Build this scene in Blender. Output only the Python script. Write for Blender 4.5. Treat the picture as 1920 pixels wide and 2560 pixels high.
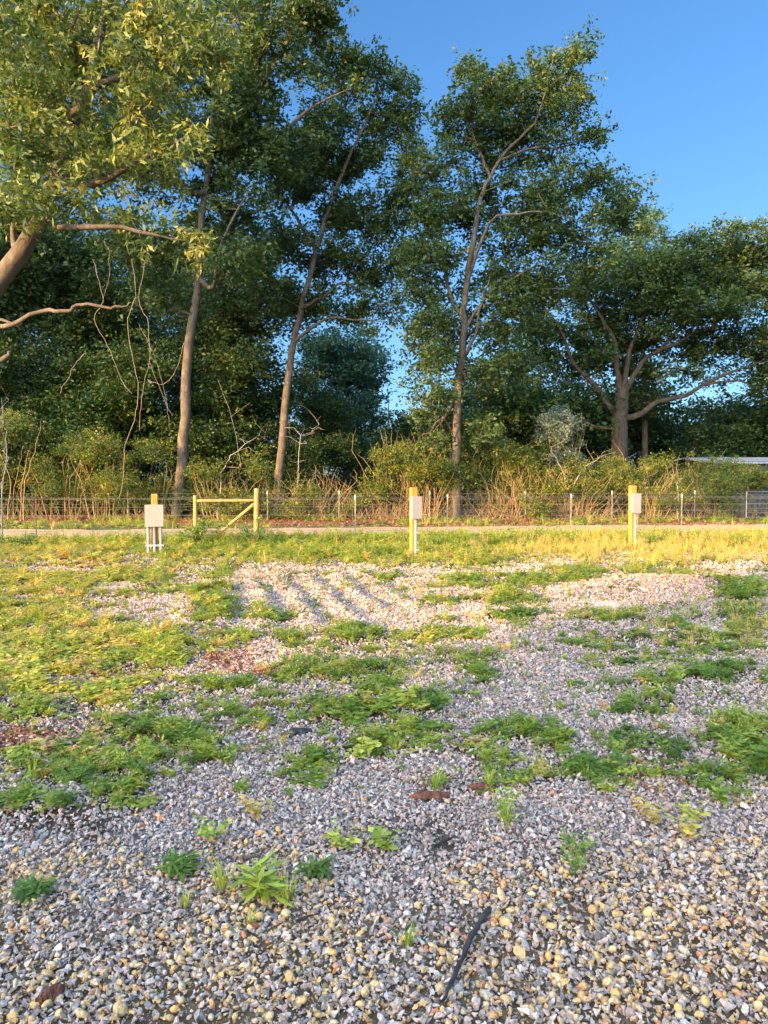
import bpy, math, random
import numpy as np
from mathutils import Vector, Matrix

random.seed(7)
RNG = np.random.default_rng(11)
for o in list(bpy.data.objects):
    bpy.data.objects.remove(o)
SC = bpy.context.scene
COL = SC.collection

# ------------------------------------------------------------------ camera, world, sun, exposure
CAM_H = 1.55
F = 1849.0                       # focal length in photo pixels (1920 x 2560)
PITCH = math.atan((1280 - 1217) / F)
cam = bpy.data.cameras.new('camera')
cam_o = bpy.data.objects.new('camera', cam)
COL.objects.link(cam_o)
cam.sensor_fit = 'VERTICAL'
cam.sensor_height = 36.0
cam.lens = 36.0 * F / 2560.0
cam.clip_start = 0.05
cam.clip_end = 3000
cam_o.location = (0, 0, CAM_H)
cam_o.rotation_euler = (math.radians(90) - PITCH, 0, 0)
SC.camera = cam_o
SC.render.resolution_x = 768
SC.render.resolution_y = 1024

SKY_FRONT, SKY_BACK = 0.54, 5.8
SUN_EL = math.radians(11.0)
SUN_AZ = math.radians(224)       # clockwise from +Y: low behind the camera, to the left
SDIR = Vector((math.sin(SUN_AZ) * math.cos(SUN_EL), math.cos(SUN_AZ) * math.cos(SUN_EL), math.sin(SUN_EL)))
w = bpy.data.worlds.new('World')
SC.world = w
w.use_nodes = True
nt = w.node_tree
bg = nt.nodes['Background']
sky = nt.nodes.new('ShaderNodeTexSky')
sky.sky_type = 'NISHITA'
sky.sun_disc = False
sky.sun_elevation = math.radians(14)
sky.sun_rotation = SUN_AZ
sky.air_density = 1.0
sky.dust_density = 1.2
sky.ozone_density = 2.0
hs = nt.nodes.new('ShaderNodeHueSaturation'); hs.inputs['Saturation'].default_value = 1.12
kd = nt.nodes.new('ShaderNodeVectorMath'); kd.operation = 'MULTIPLY_ADD'      # bright sky near the horizon rolls off: c / (1 + k c)
kd.inputs[1].default_value = (0.110, 0.100, 0.085); kd.inputs[2].default_value = (1, 1, 1)
dv = nt.nodes.new('ShaderNodeVectorMath'); dv.operation = 'DIVIDE'
nt.links.new(sky.outputs[0], kd.inputs[0]); nt.links.new(sky.outputs[0], dv.inputs[0]); nt.links.new(kd.outputs[0], dv.inputs[1])
nt.links.new(dv.outputs[0], hs.inputs['Color'])
# sun-side sky behind the camera boosted to light the shaded gravel, opposite half dimmed
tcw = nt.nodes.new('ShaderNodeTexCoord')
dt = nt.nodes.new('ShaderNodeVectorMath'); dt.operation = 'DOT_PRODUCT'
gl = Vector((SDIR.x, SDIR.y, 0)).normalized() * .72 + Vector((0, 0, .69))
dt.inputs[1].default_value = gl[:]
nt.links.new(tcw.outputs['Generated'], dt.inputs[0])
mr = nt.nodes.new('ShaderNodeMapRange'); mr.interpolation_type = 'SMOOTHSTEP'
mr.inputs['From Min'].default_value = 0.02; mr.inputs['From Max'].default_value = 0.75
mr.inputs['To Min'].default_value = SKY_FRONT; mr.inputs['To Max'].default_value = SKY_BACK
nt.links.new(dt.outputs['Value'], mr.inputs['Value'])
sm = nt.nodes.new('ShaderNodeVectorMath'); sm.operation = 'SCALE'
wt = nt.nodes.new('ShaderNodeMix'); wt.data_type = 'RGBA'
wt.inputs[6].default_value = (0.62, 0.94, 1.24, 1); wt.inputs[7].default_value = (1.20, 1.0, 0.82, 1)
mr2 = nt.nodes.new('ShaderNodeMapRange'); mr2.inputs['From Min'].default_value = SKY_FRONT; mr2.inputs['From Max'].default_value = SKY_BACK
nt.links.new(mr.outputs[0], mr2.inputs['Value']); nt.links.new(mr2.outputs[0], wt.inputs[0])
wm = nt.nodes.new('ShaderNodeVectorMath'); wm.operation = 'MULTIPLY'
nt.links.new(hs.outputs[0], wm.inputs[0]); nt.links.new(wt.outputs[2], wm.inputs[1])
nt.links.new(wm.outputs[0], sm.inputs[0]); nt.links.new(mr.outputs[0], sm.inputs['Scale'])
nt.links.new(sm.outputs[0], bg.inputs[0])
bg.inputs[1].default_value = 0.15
sl = bpy.data.lights.new('sun', 'SUN')
sl.energy = 5.0
sl.angle = math.radians(0.5)
sl.color = (1.0, 0.60, 0.24)
so = bpy.data.objects.new('sun', sl)
COL.objects.link(so)
so.rotation_euler = SDIR.to_track_quat('Z', 'Y').to_euler()
SC.view_settings.view_transform = 'Standard'
SC.view_settings.look = 'None'
SC.view_settings.gamma = 1.0
SC.view_settings.exposure = 1.9


# ------------------------------------------------------------------ helpers
def tag(o, label=None, cat=None, group=None, kind=None):
    if label: o['label'] = label
    if cat: o['category'] = cat
    if group: o['group'] = group
    if kind: o['kind'] = kind
    return o


K = 2560.0 / 2212.0              # measured on a view of the photo 1659 wide


def ray(u, v):
    """direction through pixel (u, v) of the 1659-wide view, as (x, z) per unit of y"""
    a = (u * K - 960) / F
    b = (1280 - v * K) / F
    c, s = math.cos(PITCH), math.sin(PITCH)
    # camera: forward (0,c,-s), up (0,s,c)
    y = c + b * s
    z = -s + b * c
    return a / y, z / y


def P(u, v, d):
    rx, rz = ray(u, v)
    return Vector((rx * d, d, CAM_H + rz * d))


def G(u, v):
    """point of the level ground seen at (u, v)"""
    rx, rz = ray(u, v)
    d = CAM_H / max(1e-4, -rz)
    return Vector((rx * d, d, 0))


def Gh(u, v):
    """the same on the uneven ground"""
    rx, rz = ray(u, v); d = CAM_H / max(1e-4, -rz)
    for _ in range(4):
        d = (CAM_H - float(height(rx * d, d))) / max(1e-4, -rz)
    return Vector((rx * d, d, 0))


def to_px(x, y, z=0.0):
    c, s = math.cos(PITCH), math.sin(PITCH)
    zz = z - CAM_H
    fw = y * c - zz * s
    up = y * s + zz * c
    fw = np.maximum(fw, 0.05)
    return (960 + F * x / fw) / K, (1280 - F * up / fw) / K


_tab = np.random.default_rng(3).random((256, 256))


def vnoise(x, y, s=1.0, off=0.0):
    x = np.asarray(x) * s + off + 1000
    y = np.asarray(y) * s + off * 1.7 + 1000
    xi = np.floor(x).astype(int); yi = np.floor(y).astype(int)
    fx = x - xi; fy = y - yi
    fx = fx * fx * (3 - 2 * fx); fy = fy * fy * (3 - 2 * fy)
    a = _tab[xi & 255, yi & 255]; b = _tab[(xi + 1) & 255, yi & 255]
    c = _tab[xi & 255, (yi + 1) & 255]; d = _tab[(xi + 1) & 255, (yi + 1) & 255]
    return (a * (1 - fx) + b * fx) * (1 - fy) + (c * (1 - fx) + d * fx) * fy


def fbm(x, y, s=1.0, off=0.0):
    return 0.5 * vnoise(x, y, s, off) + 0.3 * vnoise(x, y, s * 2.1, off + 9) + 0.2 * vnoise(x, y, s * 4.3, off + 21)


def link(name, me, mat=None, parent=None):
    o = bpy.data.objects.new(name, me)
    COL.objects.link(o)
    if mat and not me.materials:
        me.materials.append(mat)
    if parent:
        o.parent = parent
    return o


def empty(name, loc=(0, 0, 0), rz=0.0):
    o = bpy.data.objects.new(name, None)
    COL.objects.link(o)
    o.location = loc
    o.rotation_euler = (0, 0, rz)
    o.empty_display_size = 0.3
    return o


def np_mesh(name, verts, faces, smooth=False, attrs=None):
    """faces: (n,3) or (n,4) int array"""
    verts = np.asarray(verts, dtype=np.float32)
    faces = np.asarray(faces, dtype=np.int32)
    k = faces.shape[1]
    me = bpy.data.meshes.new(name)
    me.vertices.add(len(verts))
    me.vertices.foreach_set('co', verts.ravel())
    me.loops.add(faces.size)
    me.loops.foreach_set('vertex_index', faces.ravel())
    me.polygons.add(len(faces))
    me.polygons.foreach_set('loop_start', np.arange(0, faces.size, k, dtype=np.int32))
    me.polygons.foreach_set('loop_total', np.full(len(faces), k, dtype=np.int32))
    me.polygons.foreach_set('use_smooth', np.full(len(faces), smooth, dtype=bool))
    if attrs:
        for n, a in attrs.items():
            a = np.asarray(a, dtype=np.float32)
            if a.ndim == 1:
                at = me.attributes.new(n, 'FLOAT', 'POINT')
                at.data.foreach_set('value', a)
            else:
                at = me.attributes.new(n, 'FLOAT_COLOR', 'POINT')
                at.data.foreach_set('color', a.ravel())
    me.update(calc_edges=True)
    return me


class MB:
    """collects quads from boxes and tubes into one mesh"""
    def __init__(s):
        s.v = []; s.f = []

    def tube(s, pts, rad, k=6, cap=True):
        pts = [Vector(p) for p in pts]
        n = len(pts)
        base = len(s.v)
        up = Vector((0.3, 0.1, 0.95)).normalized()
        t0 = (pts[1] - pts[0]).normalized()
        a = t0.cross(up)
        if a.length < 0.1: a = t0.cross(Vector((1, 0, 0)))
        a.normalize()
        for i in range(n):
            t = (pts[min(i + 1, n - 1)] - pts[max(i - 1, 0)])
            if t.length < 1e-9: t = t0
            t = t.normalized()
            a = (a - t * a.dot(t))
            if a.length < 1e-6: a = t.orthogonal()
            a.normalize()
            b = t.cross(a)
            r = rad[i] if hasattr(rad, '__len__') else rad
            for j in range(k):
                an = 2 * math.pi * j / k
                s.v.append(tuple(pts[i] + a * (math.cos(an) * r) + b * (math.sin(an) * r)))
        for i in range(n - 1):
            for j in range(k):
                j2 = (j + 1) % k
                s.f.append((base + i * k + j, base + i * k + j2, base + (i + 1) * k + j2, base + (i + 1) * k + j))
        if cap:
            for e, idx in ((0, 0), (n - 1, n - 1)):
                c = len(s.v); s.v.append(tuple(pts[idx]))
                for j in range(k):
                    j2 = (j + 1) % k
                    q = (base + idx * k + j, base + idx * k + j2, c, c)
                    s.f.append(q if e else q)
        return s

    def box(s, c, size, bev=0.0, rz=0.0):
        """box with chamfered vertical and horizontal edges"""
        cx, cy, cz = c; sx, sy, sz = [q / 2 for q in size]
        b = min(bev, sx * .9, sy * .9, sz * .9)
        R = Matrix.Rotation(rz, 3, 'Z')
        rings = []
        for (z, ins) in ((-sz, b), (-sz + b, 0), (sz - b, 0), (sz, b)) if b > 0 else ((-sz, 0), (sz, 0)):
            x, y = sx - ins, sy - ins
            bb = b if b > 0 else 0
            if bb > 0:
                pts = [(-x + bb, -y), (x - bb, -y), (x, -y + bb), (x, y - bb), (x - bb, y), (-x + bb, y), (-x, y - bb), (-x, -y + bb)]
            else:
                pts = [(-x, -y), (x, -y), (x, y), (-x, y)]
            rings.append([(p[0], p[1], z) for p in pts])
        base = len(s.v); k = len(rings[0])
        for r in rings:
            for p in r:
                q = R @ Vector(p)
                s.v.append((q.x + cx, q.y + cy, q.z + cz))
        for i in range(len(rings) - 1):
            for j in range(k):
                j2 = (j + 1) % k
                s.f.append((base + i * k + j, base + i * k + j2, base + (i + 1) * k + j2, base + (i + 1) * k + j))
        for top, i in ((False, 0), (True, len(rings) - 1)):
            c0 = len(s.v)
            q = R @ Vector((0, 0, rings[i][0][2]))
            s.v.append((q.x + cx, q.y + cy, q.z + cz))
            for j in range(k):
                j2 = (j + 1) % k
                a, b2 = base + i * k + j, base + i * k + j2
                s.f.append((a, b2, c0, c0) if top else (b2, a, c0, c0))
        return s

    def quad(s, a, b, c, d):
        n = len(s.v)
        s.v += [tuple(a), tuple(b), tuple(c), tuple(d)]
        s.f.append((n, n + 1, n + 2, n + 3))

    def build(s, name, mat, parent=None, smooth=False):
        me = bpy.data.meshes.new(name)
        fs = [f[:3] if f[2] == f[3] else f for f in s.f]
        me.from_pydata(s.v, [], fs)
        me.polygons.foreach_set('use_smooth', [smooth] * len(fs))
        me.update()
        return link(name, me, mat, parent)


# ------------------------------------------------------------------ materials
def new_mat(name):
    m = bpy.data.materials.new(name)
    m.use_nodes = True
    t = m.node_tree
    for n in list(t.nodes): t.nodes.remove(n)
    out = t.nodes.new('ShaderNodeOutputMaterial')
    return m, t, out


def N(t, kind, **kw):
    n = t.nodes.new(kind)
    for k, v in kw.items(): setattr(n, k, v)
    return n


def ramp(t, stops, fac=None, interp='LINEAR'):
    r = t.nodes.new('ShaderNodeValToRGB')
    r.color_ramp.interpolation = interp
    el = r.color_ramp.elements
    while len(el) > 1: el.remove(el[-1])
    el[0].position = stops[0][0]; el[0].color = (*stops[0][1], 1)
    for p, c in stops[1:]:
        e = el.new(p); e.color = (*c, 1)
    if fac is not None: t.links.new(fac, r.inputs[0])
    return r


def leaf_mat(name, stops, transl=0.35, rough=0.5, attr='tint', atype='GEOMETRY', spec=0.3):
    m, t, out = new_mat(name)
    at = N(t, 'ShaderNodeAttribute', attribute_name=attr, attribute_type=atype)
    r = ramp(t, stops, at.outputs['Fac'])
    pb = N(t, 'ShaderNodeBsdfPrincipled')
    pb.inputs['Roughness'].default_value = rough
    pb.inputs['Specular IOR Level'].default_value = spec
    t.links.new(r.outputs[0], pb.inputs['Base Color'])
    tr = N(t, 'ShaderNodeBsdfTranslucent')
    hs = N(t, 'ShaderNodeHueSaturation')
    hs.inputs['Saturation'].default_value = 1.15
    hs.inputs['Value'].default_value = 1.25
    t.links.new(r.outputs[0], hs.inputs['Color'])
    t.links.new(hs.outputs[0], tr.inputs[0])
    mx = N(t, 'ShaderNodeMixShader')
    mx.inputs[0].default_value = transl
    t.links.new(pb.outputs[0], mx.inputs[1]); t.links.new(tr.outputs[0], mx.inputs[2])
    t.links.new(mx.outputs[0], out.inputs[0])
    return m


def bark_mat(name, stops, scale=6.0, bump=0.6, stretch=0.25):
    m, t, out = new_mat(name)
    tc = N(t, 'ShaderNodeTexCoord')
    mp = N(t, 'ShaderNodeMapping')
    mp.inputs['Scale'].default_value = (1, 1, stretch)
    t.links.new(tc.outputs['Object'], mp.inputs[0])
    n1 = N(t, 'ShaderNodeTexNoise'); n1.inputs['Scale'].default_value = scale; n1.inputs['Detail'].default_value = 6
    n1.inputs['Roughness'].default_value = 0.7
    t.links.new(mp.outputs[0], n1.inputs[0])
    n2 = N(t, 'ShaderNodeTexNoise'); n2.inputs['Scale'].default_value = 2.6; n2.inputs['Detail'].default_value = 8; n2.inputs['Roughness'].default_value = .75
    t.links.new(tc.outputs['Object'], n2.inputs[0])
    ad = N(t, 'ShaderNodeMath', operation='MULTIPLY_ADD'); ad.inputs[1].default_value = 0.6
    t.links.new(n2.outputs[0], ad.inputs[0])
    ml = N(t, 'ShaderNodeMath', operation='MULTIPLY'); ml.inputs[1].default_value = 0.5
    t.links.new(n1.outputs[0], ml.inputs[0]); t.links.new(ml.outputs[0], ad.inputs[2])
    r = ramp(t, stops, ad.outputs[0])
    pb = N(t, 'ShaderNodeBsdfPrincipled'); pb.inputs['Roughness'].default_value = 0.9
    pb.inputs['Specular IOR Level'].default_value = 0.15
    t.links.new(r.outputs[0], pb.inputs['Base Color'])
    bp = N(t, 'ShaderNodeBump'); bp.inputs['Strength'].default_value = bump; bp.inputs['Distance'].default_value = 0.04
    t.links.new(n1.outputs[0], bp.inputs['Height']); t.links.new(bp.outputs[0], pb.inputs['Normal'])
    t.links.new(pb.outputs[0], out.inputs[0])
    return m


def simple_mat(name, c1, c2, scale=8.0, rough=0.6, metal=0.0, stretch=(1, 1, 1), bump=0.0, spec=0.4):
    m, t, out = new_mat(name)
    tc = N(t, 'ShaderNodeTexCoord')
    mp = N(t, 'ShaderNodeMapping'); mp.inputs['Scale'].default_value = stretch
    t.links.new(tc.outputs['Object'], mp.inputs[0])
    n1 = N(t, 'ShaderNodeTexNoise'); n1.inputs['Scale'].default_value = scale; n1.inputs['Detail'].default_value = 5
    t.links.new(mp.outputs[0], n1.inputs[0])
    r = ramp(t, [(0.3, c1), (0.7, c2)], n1.outputs[0])
    pb = N(t, 'ShaderNodeBsdfPrincipled'); pb.inputs['Roughness'].default_value = rough
    pb.inputs['Metallic'].default_value = metal
    pb.inputs['Specular IOR Level'].default_value = spec
    t.links.new(r.outputs[0], pb.inputs['Base Color'])
    if bump:
        bp = N(t, 'ShaderNodeBump'); bp.inputs['Strength'].default_value = bump; bp.inputs['Distance'].default_value = 0.01
        t.links.new(n1.outputs[0], bp.inputs['Height']); t.links.new(bp.outputs[0], pb.inputs['Normal'])
    t.links.new(pb.outputs[0], out.inputs[0])
    return m


M = {}
M['oak_leaf'] = leaf_mat('oak_leaf', [(0.0, (0.0235, 0.0462, 0.0134)), (0.5, (0.0443, 0.0776, 0.019)), (0.85, (0.0808, 0.109, 0.0202)), (1.0, (0.1825, 0.1386, 0.0224))])
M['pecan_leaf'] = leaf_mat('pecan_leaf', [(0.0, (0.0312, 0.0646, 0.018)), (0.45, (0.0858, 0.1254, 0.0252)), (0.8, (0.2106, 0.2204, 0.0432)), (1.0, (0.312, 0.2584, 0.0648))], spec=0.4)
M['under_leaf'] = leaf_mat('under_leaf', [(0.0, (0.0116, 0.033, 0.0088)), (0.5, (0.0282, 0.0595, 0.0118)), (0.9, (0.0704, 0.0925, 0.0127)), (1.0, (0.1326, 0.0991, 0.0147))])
M['bush_leaf'] = leaf_mat('bush_leaf', [(0.0, (0.03, 0.055, 0.012)), (0.4, (0.08, 0.115, 0.018)), (0.75, (0.19, 0.19, 0.024)), (0.93, (0.28, 0.20, 0.035)), (1.0, (0.26, 0.11, 0.04))])
M['silver_leaf'] = leaf_mat('silver_leaf', [(0.0, (0.06, 0.09, 0.06)), (0.5, (0.12, 0.162, 0.114)), (1.0, (0.252, 0.276, 0.216))])
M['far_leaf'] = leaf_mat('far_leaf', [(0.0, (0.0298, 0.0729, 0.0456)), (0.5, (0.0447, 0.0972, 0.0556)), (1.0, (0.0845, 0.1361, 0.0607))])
M['bark'] = bark_mat('bark', [(0.25, (0.0205, 0.0155, 0.0106)), (0.45, (0.0556, 0.0437, 0.0305)), (0.6, (0.0995, 0.0801, 0.0578)), (0.75, (0.1991, 0.1762, 0.1385))])
M['dark_bark'] = bark_mat('dark_bark', [(0.25, (0.015, 0.0112, 0.0084)), (0.5, (0.0476, 0.0341, 0.0235)), (0.75, (0.102, 0.0775, 0.0532))])
M['twig'] = bark_mat('twig', [(0.3, (0.08, 0.052, 0.026)), (0.7, (0.30, 0.205, 0.10))], bump=0.2)
M['dead_wood'] = bark_mat('dead_wood', [(0.3, (0.16, 0.135, 0.105)), (0.7, (0.36, 0.32, 0.26))], scale=9)
M['pine_post'] = simple_mat('pine_post', (0.235, 0.118, 0.018), (0.37, 0.195, 0.032), scale=9, stretch=(3, 3, 0.35), rough=0.75, bump=0.3)
M['round_post'] = simple_mat('round_post', (0.20, 0.12, 0.035), (0.34, 0.215, 0.07), scale=9, stretch=(3, 3, 0.35), rough=0.8, bump=0.4)
M['box_plastic'] = simple_mat('box_plastic', (0.205, 0.185, 0.168), (0.225, 0.205, 0.186), scale=3, rough=0.45)
M['conduit'] = simple_mat('conduit', (0.165, 0.16, 0.155), (0.20, 0.195, 0.19), scale=5, rough=0.4)
M['strap'] = simple_mat('strap', (0.6, 0.6, 0.6), (0.75, 0.75, 0.75), rough=0.35, metal=0.6)
M['green_steel'] = simple_mat('green_steel', (0.08, 0.10, 0.06), (0.22, 0.20, 0.13), scale=20, rough=0.7)
M['rust_steel'] = simple_mat('rust_steel', (0.12, 0.045, 0.02), (0.24, 0.10, 0.05), scale=25, rough=0.85)
M['white_tip'] = simple_mat('white_tip', (0.36, 0.35, 0.32), (0.45, 0.44, 0.41), rough=0.5)
M['wire'] = simple_mat('wire', (0.13, 0.12, 0.11), (0.24, 0.22, 0.2), scale=30, rough=0.5, metal=0.4)
M['galv'] = simple_mat('galv', (0.24, 0.22, 0.19), (0.34, 0.32, 0.28), rough=0.45, metal=0.5)
M['roof_metal'] = simple_mat('roof_metal', (0.16, 0.20, 0.27), (0.22, 0.26, 0.33), scale=1, rough=0.35, metal=0.5)
M['shed_wall'] = simple_mat('shed_wall', (0.03, 0.03, 0.03), (0.05, 0.05, 0.05), scale=3, rough=0.8)
M['burnt'] = simple_mat('burnt', (0.008, 0.007, 0.007), (0.035, 0.03, 0.028), scale=30, rough=0.6, bump=0.6)
M['bark_chip'] = simple_mat('bark_chip', (0.05, 0.018, 0.010), (0.26, 0.085, 0.035), scale=25, rough=0.85, bump=0.6)
M['grey_stick'] = simple_mat('grey_stick', (0.07, 0.045, 0.035), (0.17, 0.11, 0.085), scale=30, rough=0.9, bump=0.5)
M['flower'] = simple_mat('flower', (0.75, 0.75, 0.7), (0.85, 0.85, 0.8), rough=0.7)


# ------------------------------------------------------------------ ground shape and cover
# green patches measured on the photo: (u, v, half-width, half-height, strength)
PATCH = [
    (130, 1250, 330, 75, 1), (60, 1330, 330, 80, 1), (170, 1400, 250, 70, 1.35), (330, 1400, 110, 60, 1), (20, 1450, 260, 80, 1.35),
    (260, 1500, 130, 50, .8), (60, 1520, 160, 50, .8), (260, 1570, 120, 30, .8), (150, 1650, 150, 55, 1.35), (60, 1755, 160, 60, 1.35),
    (195, 1785, 110, 48, 1.35), (260, 1700, 80, 60, 1.35), (400, 1620, 70, 60, 1.35), (390, 1690, 60, 30, .7), (330, 1640, 90, 40, .8),
    (450, 1290, 75, 40, .9), (460, 1235, 60, 25, .9), (455, 1330, 60, 25, .6), (590, 1335, 70, 14, .9), (490, 1385, 80, 26, .8),
    (750, 1370, 95, 32, .9), (640, 1385, 55, 22, .9), (690, 1450, 170, 26, 1), (800, 1480, 55, 28, .9), (500, 1480, 70, 22, .8),
    (1030, 1440, 52, 22, .9), (1040, 1468, 50, 20, .8), (960, 1378, 115, 20, .9), (1100, 1340, 65, 14, .9), (940, 1308, 65, 16, .9),
    (840, 1245, 40, 9, .9), (720, 1195, 260, 26, 1.1), (1000, 1200, 200, 25, 1.1), (1080, 1260, 150, 26, .9), (1240, 1240, 90, 26, 1), (1090, 1300, 90, 20, .8),
    (1430, 1225, 110, 26, .9), (1600, 1275, 80, 30, 1), (1300, 1330, 110, 22, .7), (1390, 1400, 150, 40, .8), (1500, 1380, 170, 60, .8),
    (1600, 1350, 90, 60, .8), (1240, 1395, 60, 14, .8), (1300, 1440, 90, 20, .8), (1360, 1485, 150, 26, .9), (1400, 1530, 105, 38, 1.1),
    (1550, 1460, 80, 22, .8), (1600, 1590, 90, 60, 1.1), (1420, 1610, 180, 34, .9), (1380, 1640, 110, 30, .8), (1270, 1670, 90, 35, 1),
    (1540, 1690, 70, 35, .9), (1640, 1640, 80, 50, 1), (1120, 1590, 100, 30, .9), (1190, 1610, 70, 30, .8), (870, 1580, 90, 50, 1.1), (770, 1540, 130, 26, .9), (900, 1525, 80, 30, .9),
    (690, 1650, 80, 40, .9), (640, 1690, 110, 26, .8), (540, 1560, 90, 24, .8), (800, 1620, 70, 24, .8), (1020, 1630, 60, 20, .8),
    (1170, 1690, 60, 22, .7), (560, 1710, 60, 20, .6), (1060, 1650, 50, 16, .5), (60, 1600, 60, 30, .3), (470, 1640, 50, 30, .6),
]
# bare or stony holes in the green
HOLE = [(245, 1267, 50, 12), (440, 1225, 30, 20), (40, 1590, 90, 22), (230, 1325, 40, 14), (480, 1430, 60, 18), (1300, 1305, 60, 14),
        (1520, 1350, 50, 14), (700, 1290, 150, 45), (1430, 1275, 95, 26), (330, 1500, 50, 16), (150, 1470, 80, 12), (110, 1232, 110, 8)]


def ell(u, v, e):
    return 1 - ((u - e[0]) / e[2]) ** 2 - ((v - e[1]) / e[3]) ** 2


def green(x, y):
    u, v = to_px(x, y)
    g = np.full(np.shape(u), -1.0)
    for e in PATCH:
        g = np.maximum(g, np.minimum(ell(u, v, e), 0.9) * e[4])
    for e in HOLE:
        h = ell(u, v, e)
        g = np.where(h > 0, g - 1.6 * np.minimum(h * 2, 1), g)
    far = np.clip((1235 - v) / 40, 0, 1)          # everything past 16 m is grassy
    g = np.maximum(g, far * 0.75)
    g = np.where((u < -40) & (v < 1780), np.maximum(g, 0.6), g)
    g = np.where((u > 1700) & (v < 1650), np.maximum(g, 0.35), g)
    n = fbm(x, y, 1.6, 4) - 0.5
    n2 = vnoise(x, y, 7.0, 31) - 0.5
    return g + n * 1.5 + n2 * 0.5


def height(x, y):
    x = np.asarray(x, dtype=float); y = np.asarray(y, dtype=float)
    h = (fbm(x, y, 0.5, 2) - 0.5) * 0.07 + (vnoise(x, y, 2.4, 8) - 0.5) * 0.03
    h = h * np.clip((22 - y) / 6, 0.35, 1)
    h += 0.19 * np.exp(-((x - 4.4) / 1.1) ** 2 - ((y - 11.3) / 0.9) ** 2)
    k = np.exp(-((x + 1.0) / 1.6) ** 4 - ((y - 10.6) / 2.6) ** 4)
    h += k * 0.036 * np.sin((x + 0.21 * y + vnoise(x, y, .6, 61) * .35) * 2 * math.pi / 0.5) * (0.4 + vnoise(x, y, 1.1, 63))
    h += 0.04 * np.exp(-((x - 1.2) / 0.8) ** 2 - ((y - 7) / 3) ** 2)
    return h


def axis(lo, hi, step, far):
    a = list(np.arange(lo, hi + 1e-6, step))
    s = step; q = hi
    while q < far:
        s *= 1.35; q += s; a.append(q)
    s = step; q = lo; pre = []
    while q > -far:
        s *= 1.35; q -= s; pre.append(q)
    return np.array(pre[::-1] + a)


xs = axis(-13, 13, 0.13, 900)
ys = axis(1.0, 26, 0.13, 900)
XX, YY = np.meshgrid(xs, ys)
ZZ = height(XX, YY)
near = (XX > -16) & (XX < 16) & (YY > 0) & (YY < 36)
ZZ = np.where(near, ZZ, ZZ * 0.3)
nx, ny = len(xs), len(ys)
gv = np.stack([XX.ravel(), YY.ravel(), ZZ.ravel()], 1)
ii = (np.arange(ny - 1)[:, None] * nx + np.arange(nx - 1)[None, :]).ravel()
gf = np.stack([ii, ii + 1, ii + nx + 1, ii + nx], 1)
gr = green(XX, YY)
mg = np.clip(gr * 1.2 + 0.2, 0, 1)
soil = np.array([0.060, 0.043, 0.026]); grav = np.array([0.23, 0.205, 0.195]); litter = np.array([0.20, 0.095, 0.045]); grassy = np.array([0.13, 0.13, 0.04])
c = grav[None, None] * (1 - mg[..., None]) + soil[None, None] * mg[..., None]
kk = np.clip((YY - 15) / 4, 0, 1)[..., None]
c = c * (1 - kk) + grassy * kk
kk = np.clip((YY - 29) / 2.5 + fbm(XX, YY, .7, 12) - .5, 0, 1)[..., None]
c = c * (1 - kk) + litter * kk
kk = np.clip((YY - 37) / 3, 0, 1)[..., None]
c = c * (1 - kk) + np.array([0.05, 0.04, 0.022]) * kk
kk = np.clip((3.4 - YY) / 1.0, 0, 1)[..., None]
c = c * (1 - kk) + np.array([0.14, 0.10, 0.06]) * kk
sandm = np.clip(fbm(XX, YY, 1.1, 40) * 3 - 1.9, 0, 1) * np.clip((gr + .1) * 2, 0, 1) * (YY < 17)
c = c * (1 - sandm[..., None]) + np.array([0.34, 0.22, 0.13]) * sandm[..., None]
c = np.concatenate([c, np.ones(c.shape[:2] + (1,))], 2).reshape(-1, 4)


def ground_mat():
    m, t, out = new_mat('ground')
    at = N(t, 'ShaderNodeAttribute', attribute_name='gcol')
    tc = N(t, 'ShaderNodeTexCoord')
    n1 = N(t, 'ShaderNodeTexNoise'); n1.inputs['Scale'].default_value = 9; n1.inputs['Detail'].default_value = 8; n1.inputs['Roughness'].default_value = 0.75
    t.links.new(tc.outputs['Object'], n1.inputs[0])
    vo = N(t, 'ShaderNodeTexVoronoi'); vo.inputs['Scale'].default_value = 34
    t.links.new(tc.outputs['Object'], vo.inputs[0])
    r = ramp(t, [(0.3, (0.35, 0.33, 0.3)), (0.7, (1.5, 1.5, 1.5))], n1.outputs[0])
    mx = N(t, 'ShaderNodeMix', data_type='RGBA', blend_type='MULTIPLY'); mx.inputs[0].default_value = 1
    t.links.new(at.outputs['Color'], mx.inputs[6]); t.links.new(r.outputs[0], mx.inputs[7])
    r2 = ramp(t, [(0.0, (1.3, 1.25, 1.2)), (0.9, (0.55, 0.55, 0.55))], vo.outputs['Distance'])
    mx2 = N(t, 'ShaderNodeMix', data_type='RGBA', blend_type='MULTIPLY'); mx2.inputs[0].default_value = 0.6
    t.links.new(mx.outputs[2], mx2.inputs[6]); t.links.new(r2.outputs[0], mx2.inputs[7])
    pb = N(t, 'ShaderNodeBsdfPrincipled'); pb.inputs['Roughness'].default_value = 0.95; pb.inputs['Specular IOR Level'].default_value = 0.1
    t.links.new(mx2.outputs[2], pb.inputs['Base Color'])
    bp = N(t, 'ShaderNodeBump'); bp.inputs['Strength'].default_value = 0.9; bp.inputs['Distance'].default_value = 0.03
    t.links.new(n1.outputs[0], bp.inputs['Height']); t.links.new(bp.outputs[0], pb.inputs['Normal'])
    t.links.new(pb.outputs[0], out.inputs[0])
    return m


M['ground'] = ground_mat()
go = link('ground', np_mesh('ground', gv, gf, True, {'gcol': c}), M['ground'])
tag(go, kind='structure')

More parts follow.
